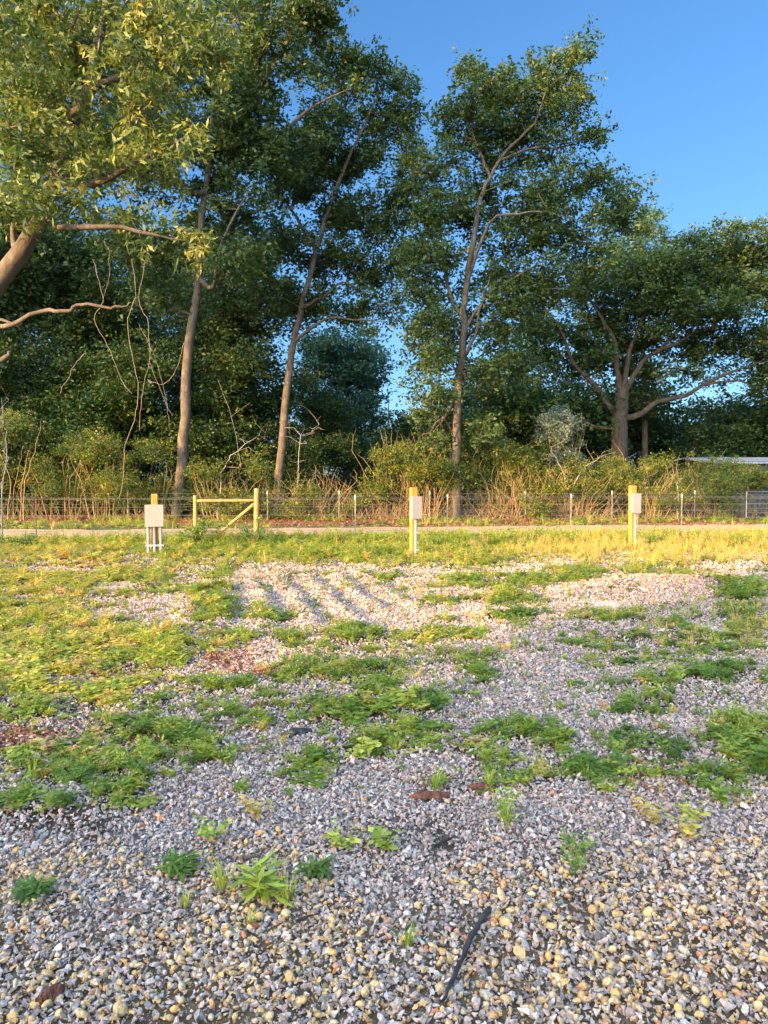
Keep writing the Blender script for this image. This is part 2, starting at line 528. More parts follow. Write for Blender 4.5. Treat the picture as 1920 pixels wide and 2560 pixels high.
# dirt track beyond the near fence
def sheet(name, xa, xb, y0f, y1f, mat, dz, n=160, m=26):
    vs, cs = [], []
    for i in range(n + 1):
        x = xa + (xb - xa) * i / n
        a, b = y0f(x), y1f(x)
        for j in range(m + 1):
            y = a + (b - a) * j / m
            vs.append((x, y, float(height(x, y)) * (1.0 if (abs(x) < 16 and y < 36) else 0.3) + dz))
    vs = np.array(vs)
    i2 = (np.arange(n)[:, None] * (m + 1) + np.arange(m)[None, :]).ravel()
    fs = np.stack([i2, i2 + m + 1, i2 + m + 2, i2 + 1], 1)
    return link(name, np_mesh(name, vs, fs, True), mat)


def wob(x, s, o, a):
    return a * (float(fbm(x, 0, s, o)) - 0.5)


track_y0 = lambda x: 21.7 + 0.16 * max(x + 9, 0) + wob(x, .8, 5, 1.2)
track_y1 = lambda x: 25.9 + 0.16 * max(x + 9, 0) + wob(x, .8, 15, 1.6)
M['dirt'] = simple_mat('dirt', (0.27, 0.145, 0.07), (0.46, 0.28, 0.155), scale=5, rough=0.95, bump=0.8)
tag(sheet('dirt_track', -15.8, 15.8, track_y0, track_y1, M['dirt'], 0.05), kind='structure')

# sandy bare pads
def blob_pad(name, u, v, ru, rv, mat, dz=0.007):
    c0 = G(u, v); a = G(u + ru, v).x - c0.x; b = (G(u, v - rv).y - G(u, v + rv).y) / 2
    vs = []
    R = 12; S = 40
    for i in range(R + 1):
        for j in range(S):
            an = 2 * math.pi * j / S
            k = i / R * (0.6 + 0.7 * float(fbm(math.cos(an) * 1.5 + u, math.sin(an) * 1.5 + v, 1.3, 3)))
            x = c0.x + a * k * math.cos(an); y = c0.y + b * k * math.sin(an)
            vs.append((x, y, float(height(x, y)) + dz + 0.010 * (1 - (i / R) ** 2) - 0.03 * (i / R) ** 4))
    fs = []
    for i in range(R):
        for j in range(S):
            j2 = (j + 1) % S
            fs.append((i * S + j, (i + 1) * S + j, (i + 1) * S + j2, i * S + j2))
    o = link(name, np_mesh(name, np.array(vs), np.array(fs), True), mat)
    return tag(o, kind='structure')


M['sand'] = simple_mat('sand', (0.34, 0.29, 0.23), (0.50, 0.44, 0.37), scale=14, rough=0.95, bump=0.6)
M['clay'] = simple_mat('clay', (0.40, 0.24, 0.12), (0.50, 0.34, 0.19), scale=14, rough=0.95, bump=0.6)
blob_pad('sand_patch', 246, 1267, 52, 10, M['sand'])
blob_pad('sand_patch', 1306, 1304, 62, 13, M['sand'])
blob_pad('sand_patch', 1535, 1356, 48, 10, M['sand'])
blob_pad('sand_patch', 1505, 1347, 32, 7, M['clay'], 0.005)
blob_pad('sand_patch', 235, 1325, 40, 12, M['clay'])


# ------------------------------------------------------------------ instancing of uncountable stuff
def lib(name, meshes):
    c = bpy.data.collections.new(name)
    for i, me in enumerate(meshes):
        o = bpy.data.objects.new('%s_%02d' % (name, i), me)
        c.objects.link(o)
    return c


def scatter(name, coll, pts, rot, scl, idx, tint, label_kind='stuff'):
    me = bpy.data.meshes.new(name)
    n = len(pts)
    me.vertices.add(n)
    me.vertices.foreach_set('co', np.asarray(pts, dtype=np.float32).ravel())
    for nm, ty, dat, key in (('rot', 'FLOAT_VECTOR', rot, 'vector'), ('scl', 'FLOAT_VECTOR', scl, 'vector')):
        a = me.attributes.new(nm, ty, 'POINT'); a.data.foreach_set(key, np.asarray(dat, dtype=np.float32).ravel())
    a = me.attributes.new('idx', 'INT', 'POINT'); a.data.foreach_set('value', np.asarray(idx, dtype=np.int32))
    a = me.attributes.new('tint', 'FLOAT', 'POINT'); a.data.foreach_set('value', np.asarray(tint, dtype=np.float32))
    o = link(name, me)
    ng = bpy.data.node_groups.new(name, 'GeometryNodeTree')
    ng.interface.new_socket('Geometry', in_out='INPUT', socket_type='NodeSocketGeometry')
    ng.interface.new_socket('Geometry', in_out='OUTPUT', socket_type='NodeSocketGeometry')
    gi = ng.nodes.new('NodeGroupInput'); g2 = ng.nodes.new('NodeGroupOutput')
    ip = ng.nodes.new('GeometryNodeInstanceOnPoints')
    ci = ng.nodes.new('GeometryNodeCollectionInfo')
    ci.inputs['Collection'].default_value = coll
    ci.inputs['Separate Children'].default_value = True
    ci.inputs['Reset Children'].default_value = True
    def na(nm, ty):
        q = ng.nodes.new('GeometryNodeInputNamedAttribute'); q.data_type = ty; q.inputs['Name'].default_value = nm
        return [s for s in q.outputs if s.enabled and s.name == 'Attribute'][0]
    ng.links.new(gi.outputs[0], ip.inputs['Points'])
    ng.links.new(ci.outputs[0], ip.inputs['Instance'])
    ip.inputs['Pick Instance'].default_value = True
    ng.links.new(na('idx', 'INT'), ip.inputs['Instance Index'])
    e2r = ng.nodes.new('FunctionNodeEulerToRotation')
    ng.links.new(na('rot', 'FLOAT_VECTOR'), e2r.inputs[0])
    ng.links.new(e2r.outputs[0], ip.inputs['Rotation'])
    ng.links.new(na('scl', 'FLOAT_VECTOR'), ip.inputs['Scale'])
    ng.links.new(ip.outputs[0], g2.inputs[0])
    md = o.modifiers.new('scatter', 'NODES'); md.node_group = ng
    return tag(o, kind=label_kind)


def ico(sub):
    import bmesh
    bm = bmesh.new()
    bmesh.ops.create_icosphere(bm, subdivisions=sub, radius=1.0)
    v = np.array([q.co[:] for q in bm.verts]); f = np.array([[q.index for q in fc.verts] for fc in bm.faces])
    bm.free()
    return v, f


def stone(seed, round_=False):
    r = np.random.default_rng(seed)
    v, f = ico(2) if round_ else ico(3)
    if round_:
        v = v * (1 + 0.10 * np.sin(v @ r.normal(size=3) * 2.0 + r.random() * 6))[:, None]
        v *= np.array([1.0, r.uniform(.7, .95), r.uniform(.5, .75)])
        return np_mesh('stone', v, f, True)
    for k in range(11):
        n = r.normal(size=3); n /= np.linalg.norm(n)
        h = r.uniform(0.20, 0.60)
        d = v @ n - h
        v = np.where(d[:, None] > 0, v - d[:, None] * n, v)
    v = v + 0.015 * np.sin(v @ r.normal(size=(3, 3)) * 5 + r.random(3) * 6)
    v /= np.abs(v).max(0)
    v *= np.array([1.0, r.uniform(.5, .88), r.uniform(.34, .68)])
    return np_mesh('stone', v, f, False)


def stone_mat():
    m, t, out = new_mat('stone')
    at = N(t, 'ShaderNodeAttribute', attribute_name='tint', attribute_type='INSTANCER')
    r = ramp(t, [(0.0, (0.158, 0.136, 0.123)), (0.12, (0.314, 0.271, 0.239)), (0.24, (0.564, 0.477, 0.41)), (0.33, (0.284, 0.21, 0.18)), (0.42, (0.525, 0.396, 0.324)), (0.5, (0.357, 0.226, 0.172)), (0.56, (0.482, 0.306, 0.225)), (0.6, (0.21, 0.113, 0.079)), (0.64, (0.502, 0.386, 0.249)), (0.72, (0.598, 0.405, 0.195)), (0.8, (0.478, 0.275, 0.102)), (0.87, (0.622, 0.366, 0.132)), (0.93, (0.431, 0.304, 0.155)), (0.97, (0.539, 0.172, 0.055)), (1.0, (0.638, 0.509, 0.295))], at.outputs['Fac'])
    tc = N(t, 'ShaderNodeTexCoord'); oi = N(t, 'ShaderNodeObjectInfo')
    ad = N(t, 'ShaderNodeVectorMath', operation='ADD')
    sc = N(t, 'ShaderNodeVectorMath', operation='SCALE'); sc.inputs['Scale'].default_value = 40
    t.links.new(oi.outputs['Random'], sc.inputs[0]); t.links.new(tc.outputs['Object'], ad.inputs[0]); t.links.new(sc.outputs[0], ad.inputs[1])
    n1 = N(t, 'ShaderNodeTexNoise'); n1.inputs['Scale'].default_value = 2.2; n1.inputs['Detail'].default_value = 7; n1.inputs['Roughness'].default_value = 0.7
    t.links.new(ad.outputs[0], n1.inputs[0])
    r2 = ramp(t, [(0.28, (0.50, 0.50, 0.52)), (0.5, (1.0, 1.0, 1.0)), (0.68, (1.45, 1.42, 1.38))], n1.outputs[0])
    mx = N(t, 'ShaderNodeMix', data_type='RGBA', blend_type='MULTIPLY'); mx.inputs[0].default_value = 0.9
    t.links.new(r.outputs[0], mx.inputs[6]); t.links.new(r2.outputs[0], mx.inputs[7])
    pb = N(t, 'ShaderNodeBsdfPrincipled'); pb.inputs['Roughness'].default_value = 0.7; pb.inputs['Specular IOR Level'].default_value = 0.3
    t.links.new(mx.outputs[2], pb.inputs['Base Color'])
    bp = N(t, 'ShaderNodeBump'); bp.inputs['Strength'].default_value = 0.5; bp.inputs['Distance'].default_value = 0.15
    t.links.new(n1.outputs[0], bp.inputs['Height']); t.links.new(bp.outputs[0], pb.inputs['Normal'])
    t.links.new(pb.outputs[0], out.inputs[0])
    return m


M['stone'] = stone_mat()
stones = [stone(100 + i) for i in range(12)] + [stone(200 + i, True) for i in range(5)]
for me in stones: me.materials.append(M['stone'])
stone_lib = lib('stone', stones)


def wedge_points(y0, y1, dens, pad=0.5, rng=RNG):
    """uniform points on the ground inside the camera's wedge and a step to each side"""
    hw = lambda y: 0.55 * y + pad
    n = int(dens * (y1 - y0) * 2 * hw(y1))
    y = rng.uniform(y0, y1, n); x = rng.uniform(-hw(y1), hw(y1), n)
    k = np.abs(x) < hw(y)
    return x[k], y[k]


pts, rots, scls, idxs, tints = [], [], [], [], []
for (y0, y1, dens, r0, r1) in ((1.3, 3.2, 3600, .0022, .0055), (1.4, 4.0, 5600, .0065, .0175), (4.0, 7.0, 3300, .0085, .0185), (7.0, 10.0, 2100, .010, .0205), (10.0, 13.5, 1100, .013, .0235), (13.5, 17.5, 420, .018, .030)):
    x, y = wedge_points(y0, y1, dens, 0.9)
    g = green(x, y)
    keep = RNG.random(len(x)) > np.clip((g - 0.05) * 1.2, 0, 0.66) * (1.0 if y0 > 5 else 0.8)
    x, y, g = x[keep], y[keep], g[keep]
    n = len(x)
    q = RNG.random(n) ** 2.0
    s = r0 + (r1 - r0) * q
    big = RNG.random(n) < 0.03
    s = np.where(big, s * 1.5, s)
    z = height(x, y) + s * 0.25 + RNG.random(n) * 0.016
    tan = np.clip((2.95 - y + (fbm(x, y, 1.0, 77) - .5) * 2.2) / 1.1, 0.03, 0.36)
    warm = np.clip(fbm(x, y, .8, 55) * 1.2 - .25 + (y - 5) * 0.06, 0.1, 0.85)
    u = RNG.random(n)
    t = np.where(RNG.random(n) < warm, 0.20 + 0.40 * u, 0.48 * u)
    t = np.where(RNG.random(n) < tan, 0.62 + 0.38 * u, t)
    md = np.exp(-((x - 4.4) / 1.3) ** 2 - ((y - 11.3) / 1.0) ** 2)
    t = np.where(RNG.random(n) < md * .8, RNG.uniform(.46, .61, n), t)
    rnd = ((t > 0.62) & (RNG.random(n) < .35)) | (RNG.random(n) < 0.01)
    ix = np.where(rnd, RNG.integers(12, 17, n), RNG.integers(0, 12, n))
    pts.append(np.stack([x, y, z], 1))
    rots.append(np.stack([RNG.normal(0, .55, n), RNG.normal(0, .55, n), RNG.uniform(0, 6.28, n)], 1))
    scls.append(np.stack([s * RNG.uniform(.85, 1.25, n), s * RNG.uniform(.85, 1.15, n), s * RNG.uniform(.8, 1.15, n)], 1))
    idxs.append(ix); tints.append(t)
scatter('gravel', stone_lib, np.concatenate(pts), np.concatenate(rots), np.concatenate(scls), np.concatenate(idxs), np.concatenate(tints))
print('stones', sum(map(len, pts)))


# ------------------------------------------------------------------ weeds and grass
def leaf_quads(base, dirs, nrm, L, W, fold=0.15):
    """one pointed leaf per row: four points"""
    side = np.cross(dirs, nrm)
    side /= np.maximum(np.linalg.norm(side, axis=1, keepdims=True), 1e-6)
    L = L[:, None]; W = W[:, None]
    mid = base + dirs * L * 0.5 - nrm * L * fold * 0.5
    return np.stack([base, mid + side * W * 0.5, base + dirs * L - nrm * L * fold, mid - side * W * 0.5], 1)


def norm(a):
    return a / np.maximum(np.linalg.norm(a, axis=-1, keepdims=True), 1e-9)


def quads_mesh(name, q, tint=None):
    n = len(q)
    v = q.reshape(-1, 3)
    f = np.arange(4 * n).reshape(n, 4)
    return np_mesh(name, v, f, False, {'tint': np.repeat(tint, 4)} if tint is not None else None)


def weed_mesh(seed, stems=11, hgt=0.07, spread=0.09, nl=9, leaf=(.022, .045), wid=.55, erect=.5):
    r = np.random.default_rng(seed)
    qs = []
    for s in range(stems):
        a = r.uniform(0, 6.28); R = spread * r.uniform(.3, 1.1); H = hgt * r.uniform(.5, 1.2)
        tip = np.array([math.cos(a) * R, math.sin(a) * R, H])
        t = np.linspace(0.25, 1, nl)[:, None]
        c = t * tip * np.array([1, 1, 0]) + np.array([0, 0, 1.0]) * H * t ** .7
        n = nl
        aa = r.uniform(0, 6.28, n)
        d = norm(np.stack([np.cos(aa), np.sin(aa), r.uniform(-.1, erect, n)], 1))
        nm = norm(np.stack([r.normal(0, .35, n), r.normal(0, .35, n), np.ones(n)], 1))
        L = r.uniform(*leaf, n)
        qs.append(leaf_quads(c, d, nm, L, L * wid))
        # stem as a thin quad pair
        p0 = np.array([[0, 0, 0]]); 
        sd = np.array([[-math.sin(a), math.cos(a), 0]]) * 0.0012
        pm = tip * .55 + np.array([0, 0, H * .12])
        qs.append(np.stack([p0 - sd, p0 + sd, pm[None] + sd, pm[None] - sd], 1))
        qs.append(np.stack([pm[None] - sd, pm[None] + sd, tip[None] + sd * .5, tip[None] - sd * .5], 1))
    return quads_mesh('weed', np.concatenate(qs))


def tuft_mesh(seed, n=30, hgt=0.12, lean=.6, w=0.0035, head=False):
    r = np.random.default_rng(seed)
    a = r.uniform(0, 6.28, n); H = hgt * r.uniform(.45, 1.15, n); ln = lean * r.uniform(.2, 1.2, n)
    d = np.stack([np.cos(a), np.sin(a), np.zeros(n)], 1)
    b = d * r.uniform(0, .02, (n, 1))
    p1 = b + d * (H * ln * .35)[:, None] + np.array([0, 0, 1]) * (H * .55)[:, None]
    p2 = b + d * (H * ln)[:, None] + np.array([0, 0, 1]) * (H * (1 - .35 * ln))[:, None]
    s = np.stack([-np.sin(a), np.cos(a), np.zeros(n)], 1)
    w0 = w * r.uniform(.7, 1.3, (n, 1))
    q1 = np.stack([b - s * w0 * .6, b + s * w0 * .6, p1 + s * w0 * .5, p1 - s * w0 * .5], 1)
    q2 = np.stack([p1 - s * w0 * .5, p1 + s * w0 * .5, p2 + s * w0 * .08, p2 - s * w0 * .08], 1)
    qs = [q1, q2]
    if head:
        m = n // 2
        dd = norm(p2[:m] - p1[:m])
        qs.append(leaf_quads(p2[:m] - dd * .02, dd, s[:m], np.full(m, .05), np.full(m, .007), 0))
        qs.append(leaf_quads(p2[:m] - dd * .02, dd, norm(np.cross(dd, s[:m])), np.full(m, .05), np.full(m, .007), 0))
    return quads_mesh('tuft', np.concatenate(qs))


WT = [(0.0, (0.045, 0.095, 0.02)), (0.2, (0.085, 0.155, 0.026)), (0.4, (0.16, 0.235, 0.034)), (0.6, (0.29, 0.33, 0.045)), (0.76, (0.42, 0.38, 0.07)), (0.88, (0.50, 0.33, 0.10)), (1.0, (0.50, 0.36, 0.18))]
M['weed'] = leaf_mat('weed', WT, atype='INSTANCER', transl=0.42)
M['weed_own'] = leaf_mat('weed_own', WT, transl=0.3)
weeds = [weed_mesh(300 + i, stems=9, nl=6, hgt=.095, leaf=(.028, .055)) for i in range(4)]                                          # 0-3 round leaves
weeds += [weed_mesh(320 + i, stems=10, nl=8, hgt=.14, leaf=(.025, .055), wid=.28, erect=.9) for i in range(4)]   # 4-7 feathery
weeds += [tuft_mesh(340 + i, 34, .11, .8) for i in range(4)]                                   # 8-11 grass
weeds += [tuft_mesh(360 + i, 18, .27, .5, .003, True) for i in range(3)]                      # 12-14 seeding grass
weeds += [weed_mesh(380 + i, stems=9, nl=7, hgt=.15, spread=.08, leaf=(.03, .06), wid=.45, erect=.5) for i in range(3)]   # 15-17 larger leaves
weeds += [weed_mesh(400 + i, stems=16, nl=5, hgt=.06, spread=.05, leaf=(.05, .085), wid=.20, erect=.7) for i in range(3)]   # 18-20 rosettes
for me in weeds: me.materials.append(M['weed'])
weed_lib = lib('weed', weeds)

pts, rots, scls, idxs, tints = [], [], [], [], []
for (y0, y1, dens, k) in ((3.5, 6.5, 270, .85), (6.5, 10, 180, .95), (10, 14, 125, 1.1), (14, 19, 100, 1.3), (19, 24.5, 60, 1.5)):
    x, y = wedge_points(y0, y1, dens, 1.2)
    g = green(x, y)
    keep = (g > .04 + RNG.random(len(x)) * .86) & (y < 21.3 + .16 * np.maximum(x + 9, 0) + RNG.random(len(x)) * .5)
    x, y, g = x[keep], y[keep], g[keep]
    u_, v_ = to_px(x, y)
    n = len(x)
    kind = RNG.random(n)
    zone = fbm(x, y, .9, 66)
    dry = np.clip((u_ - 950) / 350, 0, 1) * np.clip((1235 - v_) / 30, 0, 1)      # golden stubble at the back right
    dry2 = np.clip((u_ - 1250) / 150, 0, 1) * np.clip((1440 - v_) / 60, 0, 1) * np.clip((v_ - 1310) / 30, 0, 1)
    ix = np.where(zone > .52, RNG.integers(0, 4, n), RNG.integers(4, 8, n))
    ix = np.where(kind < .16, RNG.integers(8, 12, n), ix)
    ix = np.where(kind > .93, RNG.integers(15, 18, n), ix)
    farm = (y > 14) & (kind < .55)
    ix = np.where(farm, RNG.integers(8, 12, n), ix)
    dd = np.maximum(dry, dry2 * .6)
    isdry = RNG.random(n) < dd * .9
    ix = np.where(isdry, np.where(RNG.random(n) < .5, RNG.integers(12, 15, n), RNG.integers(8, 12, n)), ix)
    ix = np.where((RNG.random(n) < .03) & (y > 9), RNG.integers(12, 15, n), ix)
    t = 0.14 + 0.42 * fbm(x, y, 1.3, 88) + .16 * vnoise(x, y, 5, 14) + RNG.normal(0, .11, n)
    t += 0.15 * np.clip((1250 - v_) / 40, 0, 1) + 0.27 * np.clip((520 - u_) / 300, 0, 1) * np.clip((v_ - 1150) / 100, 0, 1) * np.clip((1560 - v_) / 80, 0, 1)  # sunlit yellow of the left field put into the weed colour
    t = np.where(isdry, RNG.uniform(.76, 1.0, n), t)
    t = np.where((ix >= 12) & (ix < 15), RNG.uniform(.7, .95, n), t)
    t = np.where(RNG.random(n) < .035, RNG.uniform(.85, 1, n), t)
    t = np.clip(t, 0, 1)
    s = k * RNG.choice([.5, .75, 1.0, 1.35], n, p=[.3, .35, .25, .1]) * RNG.uniform(.85, 1.15, n) * np.clip(.55 + g * .6, .5, 1.15)
    s = np.where((ix >= 12) & (ix < 15), s * .9, s)
    s = np.where(isdry & (ix < 12), s * .8, s)
    flat = np.where(y < 14, .62, .7)
    pts.append(np.stack([x, y, height(x, y) + .002], 1))
    rots.append(np.stack([RNG.normal(0, .12, n), RNG.normal(0, .12, n), RNG.uniform(0, 6.28, n)], 1))
    scls.append(np.stack([s, s, s * RNG.uniform(.7, 1.2, n) * flat], 1))
    idxs.append(ix); tints.append(t)
for (y0, y1, dens) in ((3.6, 8, 34), (8, 14, 26), (14, 19, 16)):        # small seedlings straggling out over the stones
    x, y = wedge_points(y0, y1, dens, 1.2)
    g = green(x, y)
    kp = g > -.75 + RNG.random(len(x)) * 1.1
    x, y = x[kp], y[kp]; n = len(x)
    s = RNG.uniform(.25, .7, n)
    pts.append(np.stack([x, y, height(x, y) + .008], 1)); rots.append(np.stack([RNG.normal(0, .2, n), RNG.normal(0, .2, n), RNG.uniform(0, 6.28, n)], 1))
    scls.append(np.stack([s, s, s], 1)); idxs.append(RNG.choice([0, 1, 2, 3, 4, 5, 8, 9, 10, 12, 18, 19], n)); tints.append(np.clip(RNG.normal(.48, .2, n), 0, 1))
scatter('weeds', weed_lib, np.concatenate(pts), np.concatenate(rots), np.concatenate(scls), np.concatenate(idxs), np.concatenate(tints))
print('weeds', sum(map(len, pts)))

# taller grass in the ditch behind the fence line
x, y = wedge_points(19.5, 23.4, 34, 1.0)
n = len(x)
kp = (fbm(x, y, .5, 91) > .40) & (y < 21.5 + .16 * np.maximum(x + 9, 0))
x, y = x[kp], y[kp]; n = len(x)
s = RNG.uniform(.8, 1.6, n)
scatter('tall_grass', weed_lib, np.stack([x, y, height(x, y)], 1), np.stack([RNG.normal(0, .1, n), RNG.normal(0, .1, n), RNG.uniform(0, 6.28, n)], 1),
        np.stack([s * 1.2, s * 1.2, s], 1), RNG.integers(8, 18, n), np.clip(RNG.normal(.5, .2, n), .1, .95))
x, y = wedge_points(26.5, 36, 8, 1.0)
n = len(x)
kp = (fbm(x, y, .4, 17) > .50) & (y > 26.6 + .16 * np.maximum(x + 9, 0))
x, y = x[kp], y[kp]; n = len(x)
s = RNG.uniform(.9, 1.7, n)
scatter('verge_grass', weed_lib, np.stack([x, y, height(x, y)], 1), np.stack([RNG.normal(0, .1, n), RNG.normal(0, .1, n), RNG.uniform(0, 6.28, n)], 1),
        np.stack([s * 1.4, s * 1.4, s], 1), RNG.integers(0, 15, n), np.clip(RNG.normal(.55, .22, n), .1, 1))

# fallen leaves and bark bits
def chip_mesh(seed):
    r = np.random.default_rng(seed)
    n = 6
    a = r.uniform(0, 6.28, n)
    b = r.normal(0, .02, (n, 3)) * np.array([1, 1, .1]) + np.array([0, 0, .008])
    d = np.stack([np.cos(a), np.sin(a), r.normal(0, .3, n)], 1)
    nm = norm(np.stack([r.normal(0, .5, n), r.normal(0, .5, n), np.ones(n)], 1))
    L = r.uniform(.02, .045, n)
    return quads_mesh('leaf_litter', leaf_quads(b, norm(d), nm, L, L * .4, .3))


M['litter'] = leaf_mat('litter', [(0, (0.04, 0.014, 0.010)), (.4, (0.16, 0.045, 0.022)), (.7, (0.28, 0.10, 0.035)), (1, (0.30, 0.20, 0.11))], atype='INSTANCER', transl=.1)
chips = [chip_mesh(500 + i) for i in range(4)]
for me in chips: me.materials.append(M['litter'])
chip_lib = lib('leaf_litter', chips)
pts, tt = [], []
x, y = wedge_points(2.0, 18, 9, .5); pts.append(np.stack([x, y], 1))
for (u, v, ru, rv, cnt) in ((485, 1428, 60, 22, 420), (560, 1455, 60, 14, 160), (250, 1470, 90, 22, 420), (290, 1390, 110, 20, 360), (90, 1420, 120, 30, 300), (400, 1250, 60, 30, 200), (380, 1205, 90, 14, 250),
                            (20, 1595, 110, 26, 520), (930, 1690, 50, 16, 60), (640, 1245, 200, 30, 160), (1500, 1260, 60, 14, 60), (290, 1600, 90, 40, 160), (1440, 1700, 120, 60, 90)):
    uu = RNG.normal(u, ru * .55, cnt); vv = RNG.normal(v, rv * .55, cnt)
    pts.append(np.array([[G(a, b).x, G(a, b).y] for a, b in zip(uu, vv)]))
p = np.concatenate(pts); n = len(p)
x2, y2 = wedge_points(28.5, 36.5, 22, 1.0)
p = np.concatenate([p, np.stack([x2, y2], 1)]); n2 = len(p)
sc_ = np.concatenate([RNG.uniform(.5, 1.0, n), RNG.uniform(1.5, 3.0, n2 - n)])
scatter('leaf_litter', chip_lib, np.stack([p[:, 0], p[:, 1], height(p[:, 0], p[:, 1]) + .012], 1), np.stack([RNG.normal(0, .2, n2), RNG.normal(0, .2, n2), RNG.uniform(0, 6.28, n2)], 1),
        np.stack([sc_] * 3, 1), RNG.integers(0, 4, n2), RNG.random(n2))
# ------------------------------------------------------------------ trees
class Skel:
    def __init__(s):
        s.p = np.zeros((30000, 3)); s.par = []; s.r = []; s.n = 0; s.ok = np.zeros(30000, bool)

    def add(s, p, par, r=0.0, ok=True):
        s.p[s.n] = p; s.par.append(par); s.r.append(r); s.ok[s.n] = ok; s.n += 1
        return s.n - 1

    def nearest(s, p, climb=0.7):
        d = s.p[:s.n] - np.asarray(p)
        L = np.sqrt((d ** 2).sum(1)) + 1e-6
        cost = L * (1 + climb * np.clip(d[:, 2] / L + .15, 0, 1.2)) + (~s.ok[:s.n]) * 1000.0
        return int(np.argmin(cost))

    def limb(s, pts, r0, r1, par=-1, wig=0.0, rng=None, sub=4, ok_from=0.0):
        """smooth limb through pts"""
        pts = [np.array(q, dtype=float) for q in pts]
        if par >= 0: pts = [s.p[par].copy()] + pts
        n = len(pts); out = []
        for i in range(n - 1):
            a = pts[max(i - 1, 0)]; b = pts[i]; c = pts[i + 1]; d = pts[min(i + 2, n - 1)]
            for k in range(sub):
                t = k / sub
                out.append(0.5 * ((2 * b) + (-a + c) * t + (2 * a - 5 * b + 4 * c - d) * t * t + (-a + 3 * b - 3 * c + d) * t ** 3))
        out.append(pts[-1])
        m = len(out); ids = []; tpr = r1 < .2
        for i, q in enumerate(out):
            if par >= 0 and i == 0: continue
            t = i / (m - 1)
            if wig and 0 < i < m - 1: q = q + rng.normal(0, wig, 3) * np.array([1, 1, .5])
            pr = (ids[-1] if ids else par)
            ids.append(s.add(q, pr, (r0 + (r1 - r0) * t ** .8) * (min(1.0, .3 + (1 - t) * 4) if tpr else 1), t >= ok_from))
        return ids

    def grow(s, target, rng, wig=0.12, step=0.9):
        a = s.nearest(target)
        p0 = s.p[a].copy(); v = np.asarray(target) - p0; L = np.linalg.norm(v)
        k = max(1, int(L / step))
        last = a
        side = rng.normal(0, 1, 3) * L * wig
        for i in range(1, k + 1):
            t = i / k
            q = p0 + v * t + side * math.sin(math.pi * t) * .6 + (rng.normal(0, L * .03, 3) if i < k else 0)
            q = q + np.array([0, 0, 1]) * L * .07 * math.sin(math.pi * t)
            last = s.add(q, last)
        return last

    def finish(s, tip=0.012, e=2.1, rmax=9.0):
        n = s.n; acc = np.zeros(n)
        rad = np.array(s.r[:n])
        kids = [[] for _ in range(n)]
        for i in range(n):
            if s.par[i] >= 0: kids[s.par[i]].append(i)
        for i in range(n - 1, -1, -1):
            if not kids[i]: acc[i] = max(acc[i], tip ** e)
            if s.par[i] >= 0: acc[s.par[i]] += acc[i]
        rr = np.minimum(acc ** (1 / e), rmax)
        for i in range(n):
            if rad[i] > 0: rr[i] = rad[i]
            elif s.par[i] >= 0: rr[i] = min(rr[i], rr[s.par[i]] * .92)
        s.rr = rr; s.kids = kids
        return rr

    def mesh(s, mb, kbig=9, ksmall=4, minr=0.0):
        """one tube per chain, following the thickest child"""
        start = [i for i in range(s.n) if s.par[i] < 0]
        stack = [(i, -1) for i in start]
        while stack:
            i, pr = stack.pop()
            ch = [] if pr < 0 else [pr]
            rad = [] if pr < 0 else [min(s.rr[pr] * .8, s.rr[i] * 1.15)]
            cur = i
            while True:
                ch.append(cur); rad.append(s.rr[cur])
                kd = s.kids[cur]
                if not kd: break
                b = max(kd, key=lambda q: (s.r[q] > 0, s.rr[q]))
                for q in kd:
                    if q != b and s.rr[q] > minr: stack.append((q, cur))
                cur = b
            if len(ch) > 1:
                rad[-1] = rad[-1] * .4
                k = kbig if max(rad) > .10 else (6 if max(rad) > .04 else ksmall)
                mb.tube([s.p[c] for c in ch], rad, k, cap=False)


def crown_leaves(name, centers, crad, per, L, W, rng, mat, tintf=None, flat=.6, subs=7, droop=0.0, align=0.0, parent=None, warm=None):
    """leaves in sprigs round every cluster centre"""
    C = np.asarray(centers); n = len(C)
    crad = np.broadcast_to(np.asarray(crad, dtype=float), (n,))
    sc = np.repeat(C, subs, 0) + rng.normal(0, 1, (n * subs, 3)) * np.array([1, 1, flat]) * np.repeat(crad, subs)[:, None] * .52
    k = max(1, per // subs)
    lr = np.repeat(crad, subs * k)[:, None]
    lp = np.repeat(sc, k, 0) + rng.normal(0, 1, (n * subs * k, 3)) * lr * np.array([.21, .21, .15])
    m = len(lp)
    d = rng.normal(0, 1, (m, 3)); d[:, 2] = d[:, 2] * .6 - droop
    d = norm(d)
    nm = rng.normal(0, 1, (m, 3)) * .75; nm[:, 2] += .7
    nm = norm(nm)
    LL = L * rng.uniform(.45, 1.5, m)
    q = leaf_quads(lp, d, nm, LL, LL * W, .12)
    t = np.repeat(rng.normal(.42, .16, n), subs * k) + np.repeat(rng.normal(0, .10, n * subs), k) + rng.normal(0, .10, m)
    if tintf is not None: t = t + tintf(lp)
    o = link(name, quads_mesh(name, q, np.clip(t, 0, 1)), mat, parent)
    return o


def sample_clumps(clumps, n, rng, shell=.55):
    """clumps: (u, v, depth, half-width px, half-height px, half-depth m[, weight]) -> points"""
    w_ = np.array([(c[3] * c[4] * (c[6] if len(c) > 6 else 1)) for c in clumps]); w_ = w_ / w_.sum()
    out = []
    for i, c in enumerate(clumps):
        m = int(round(w_[i] * n))
        cen = np.array(P(c[0], c[1], c[2])); sx = c[3] * K / F * c[2]; sz = c[4] * K / F * c[2]; sy = c[5]
        v = rng.normal(0, 1, (m, 3)); v = norm(v) * (rng.random((m, 1)) ** shell)
        out.append(cen + v * np.array([sx, sy, sz]))
    return np.concatenate(out)


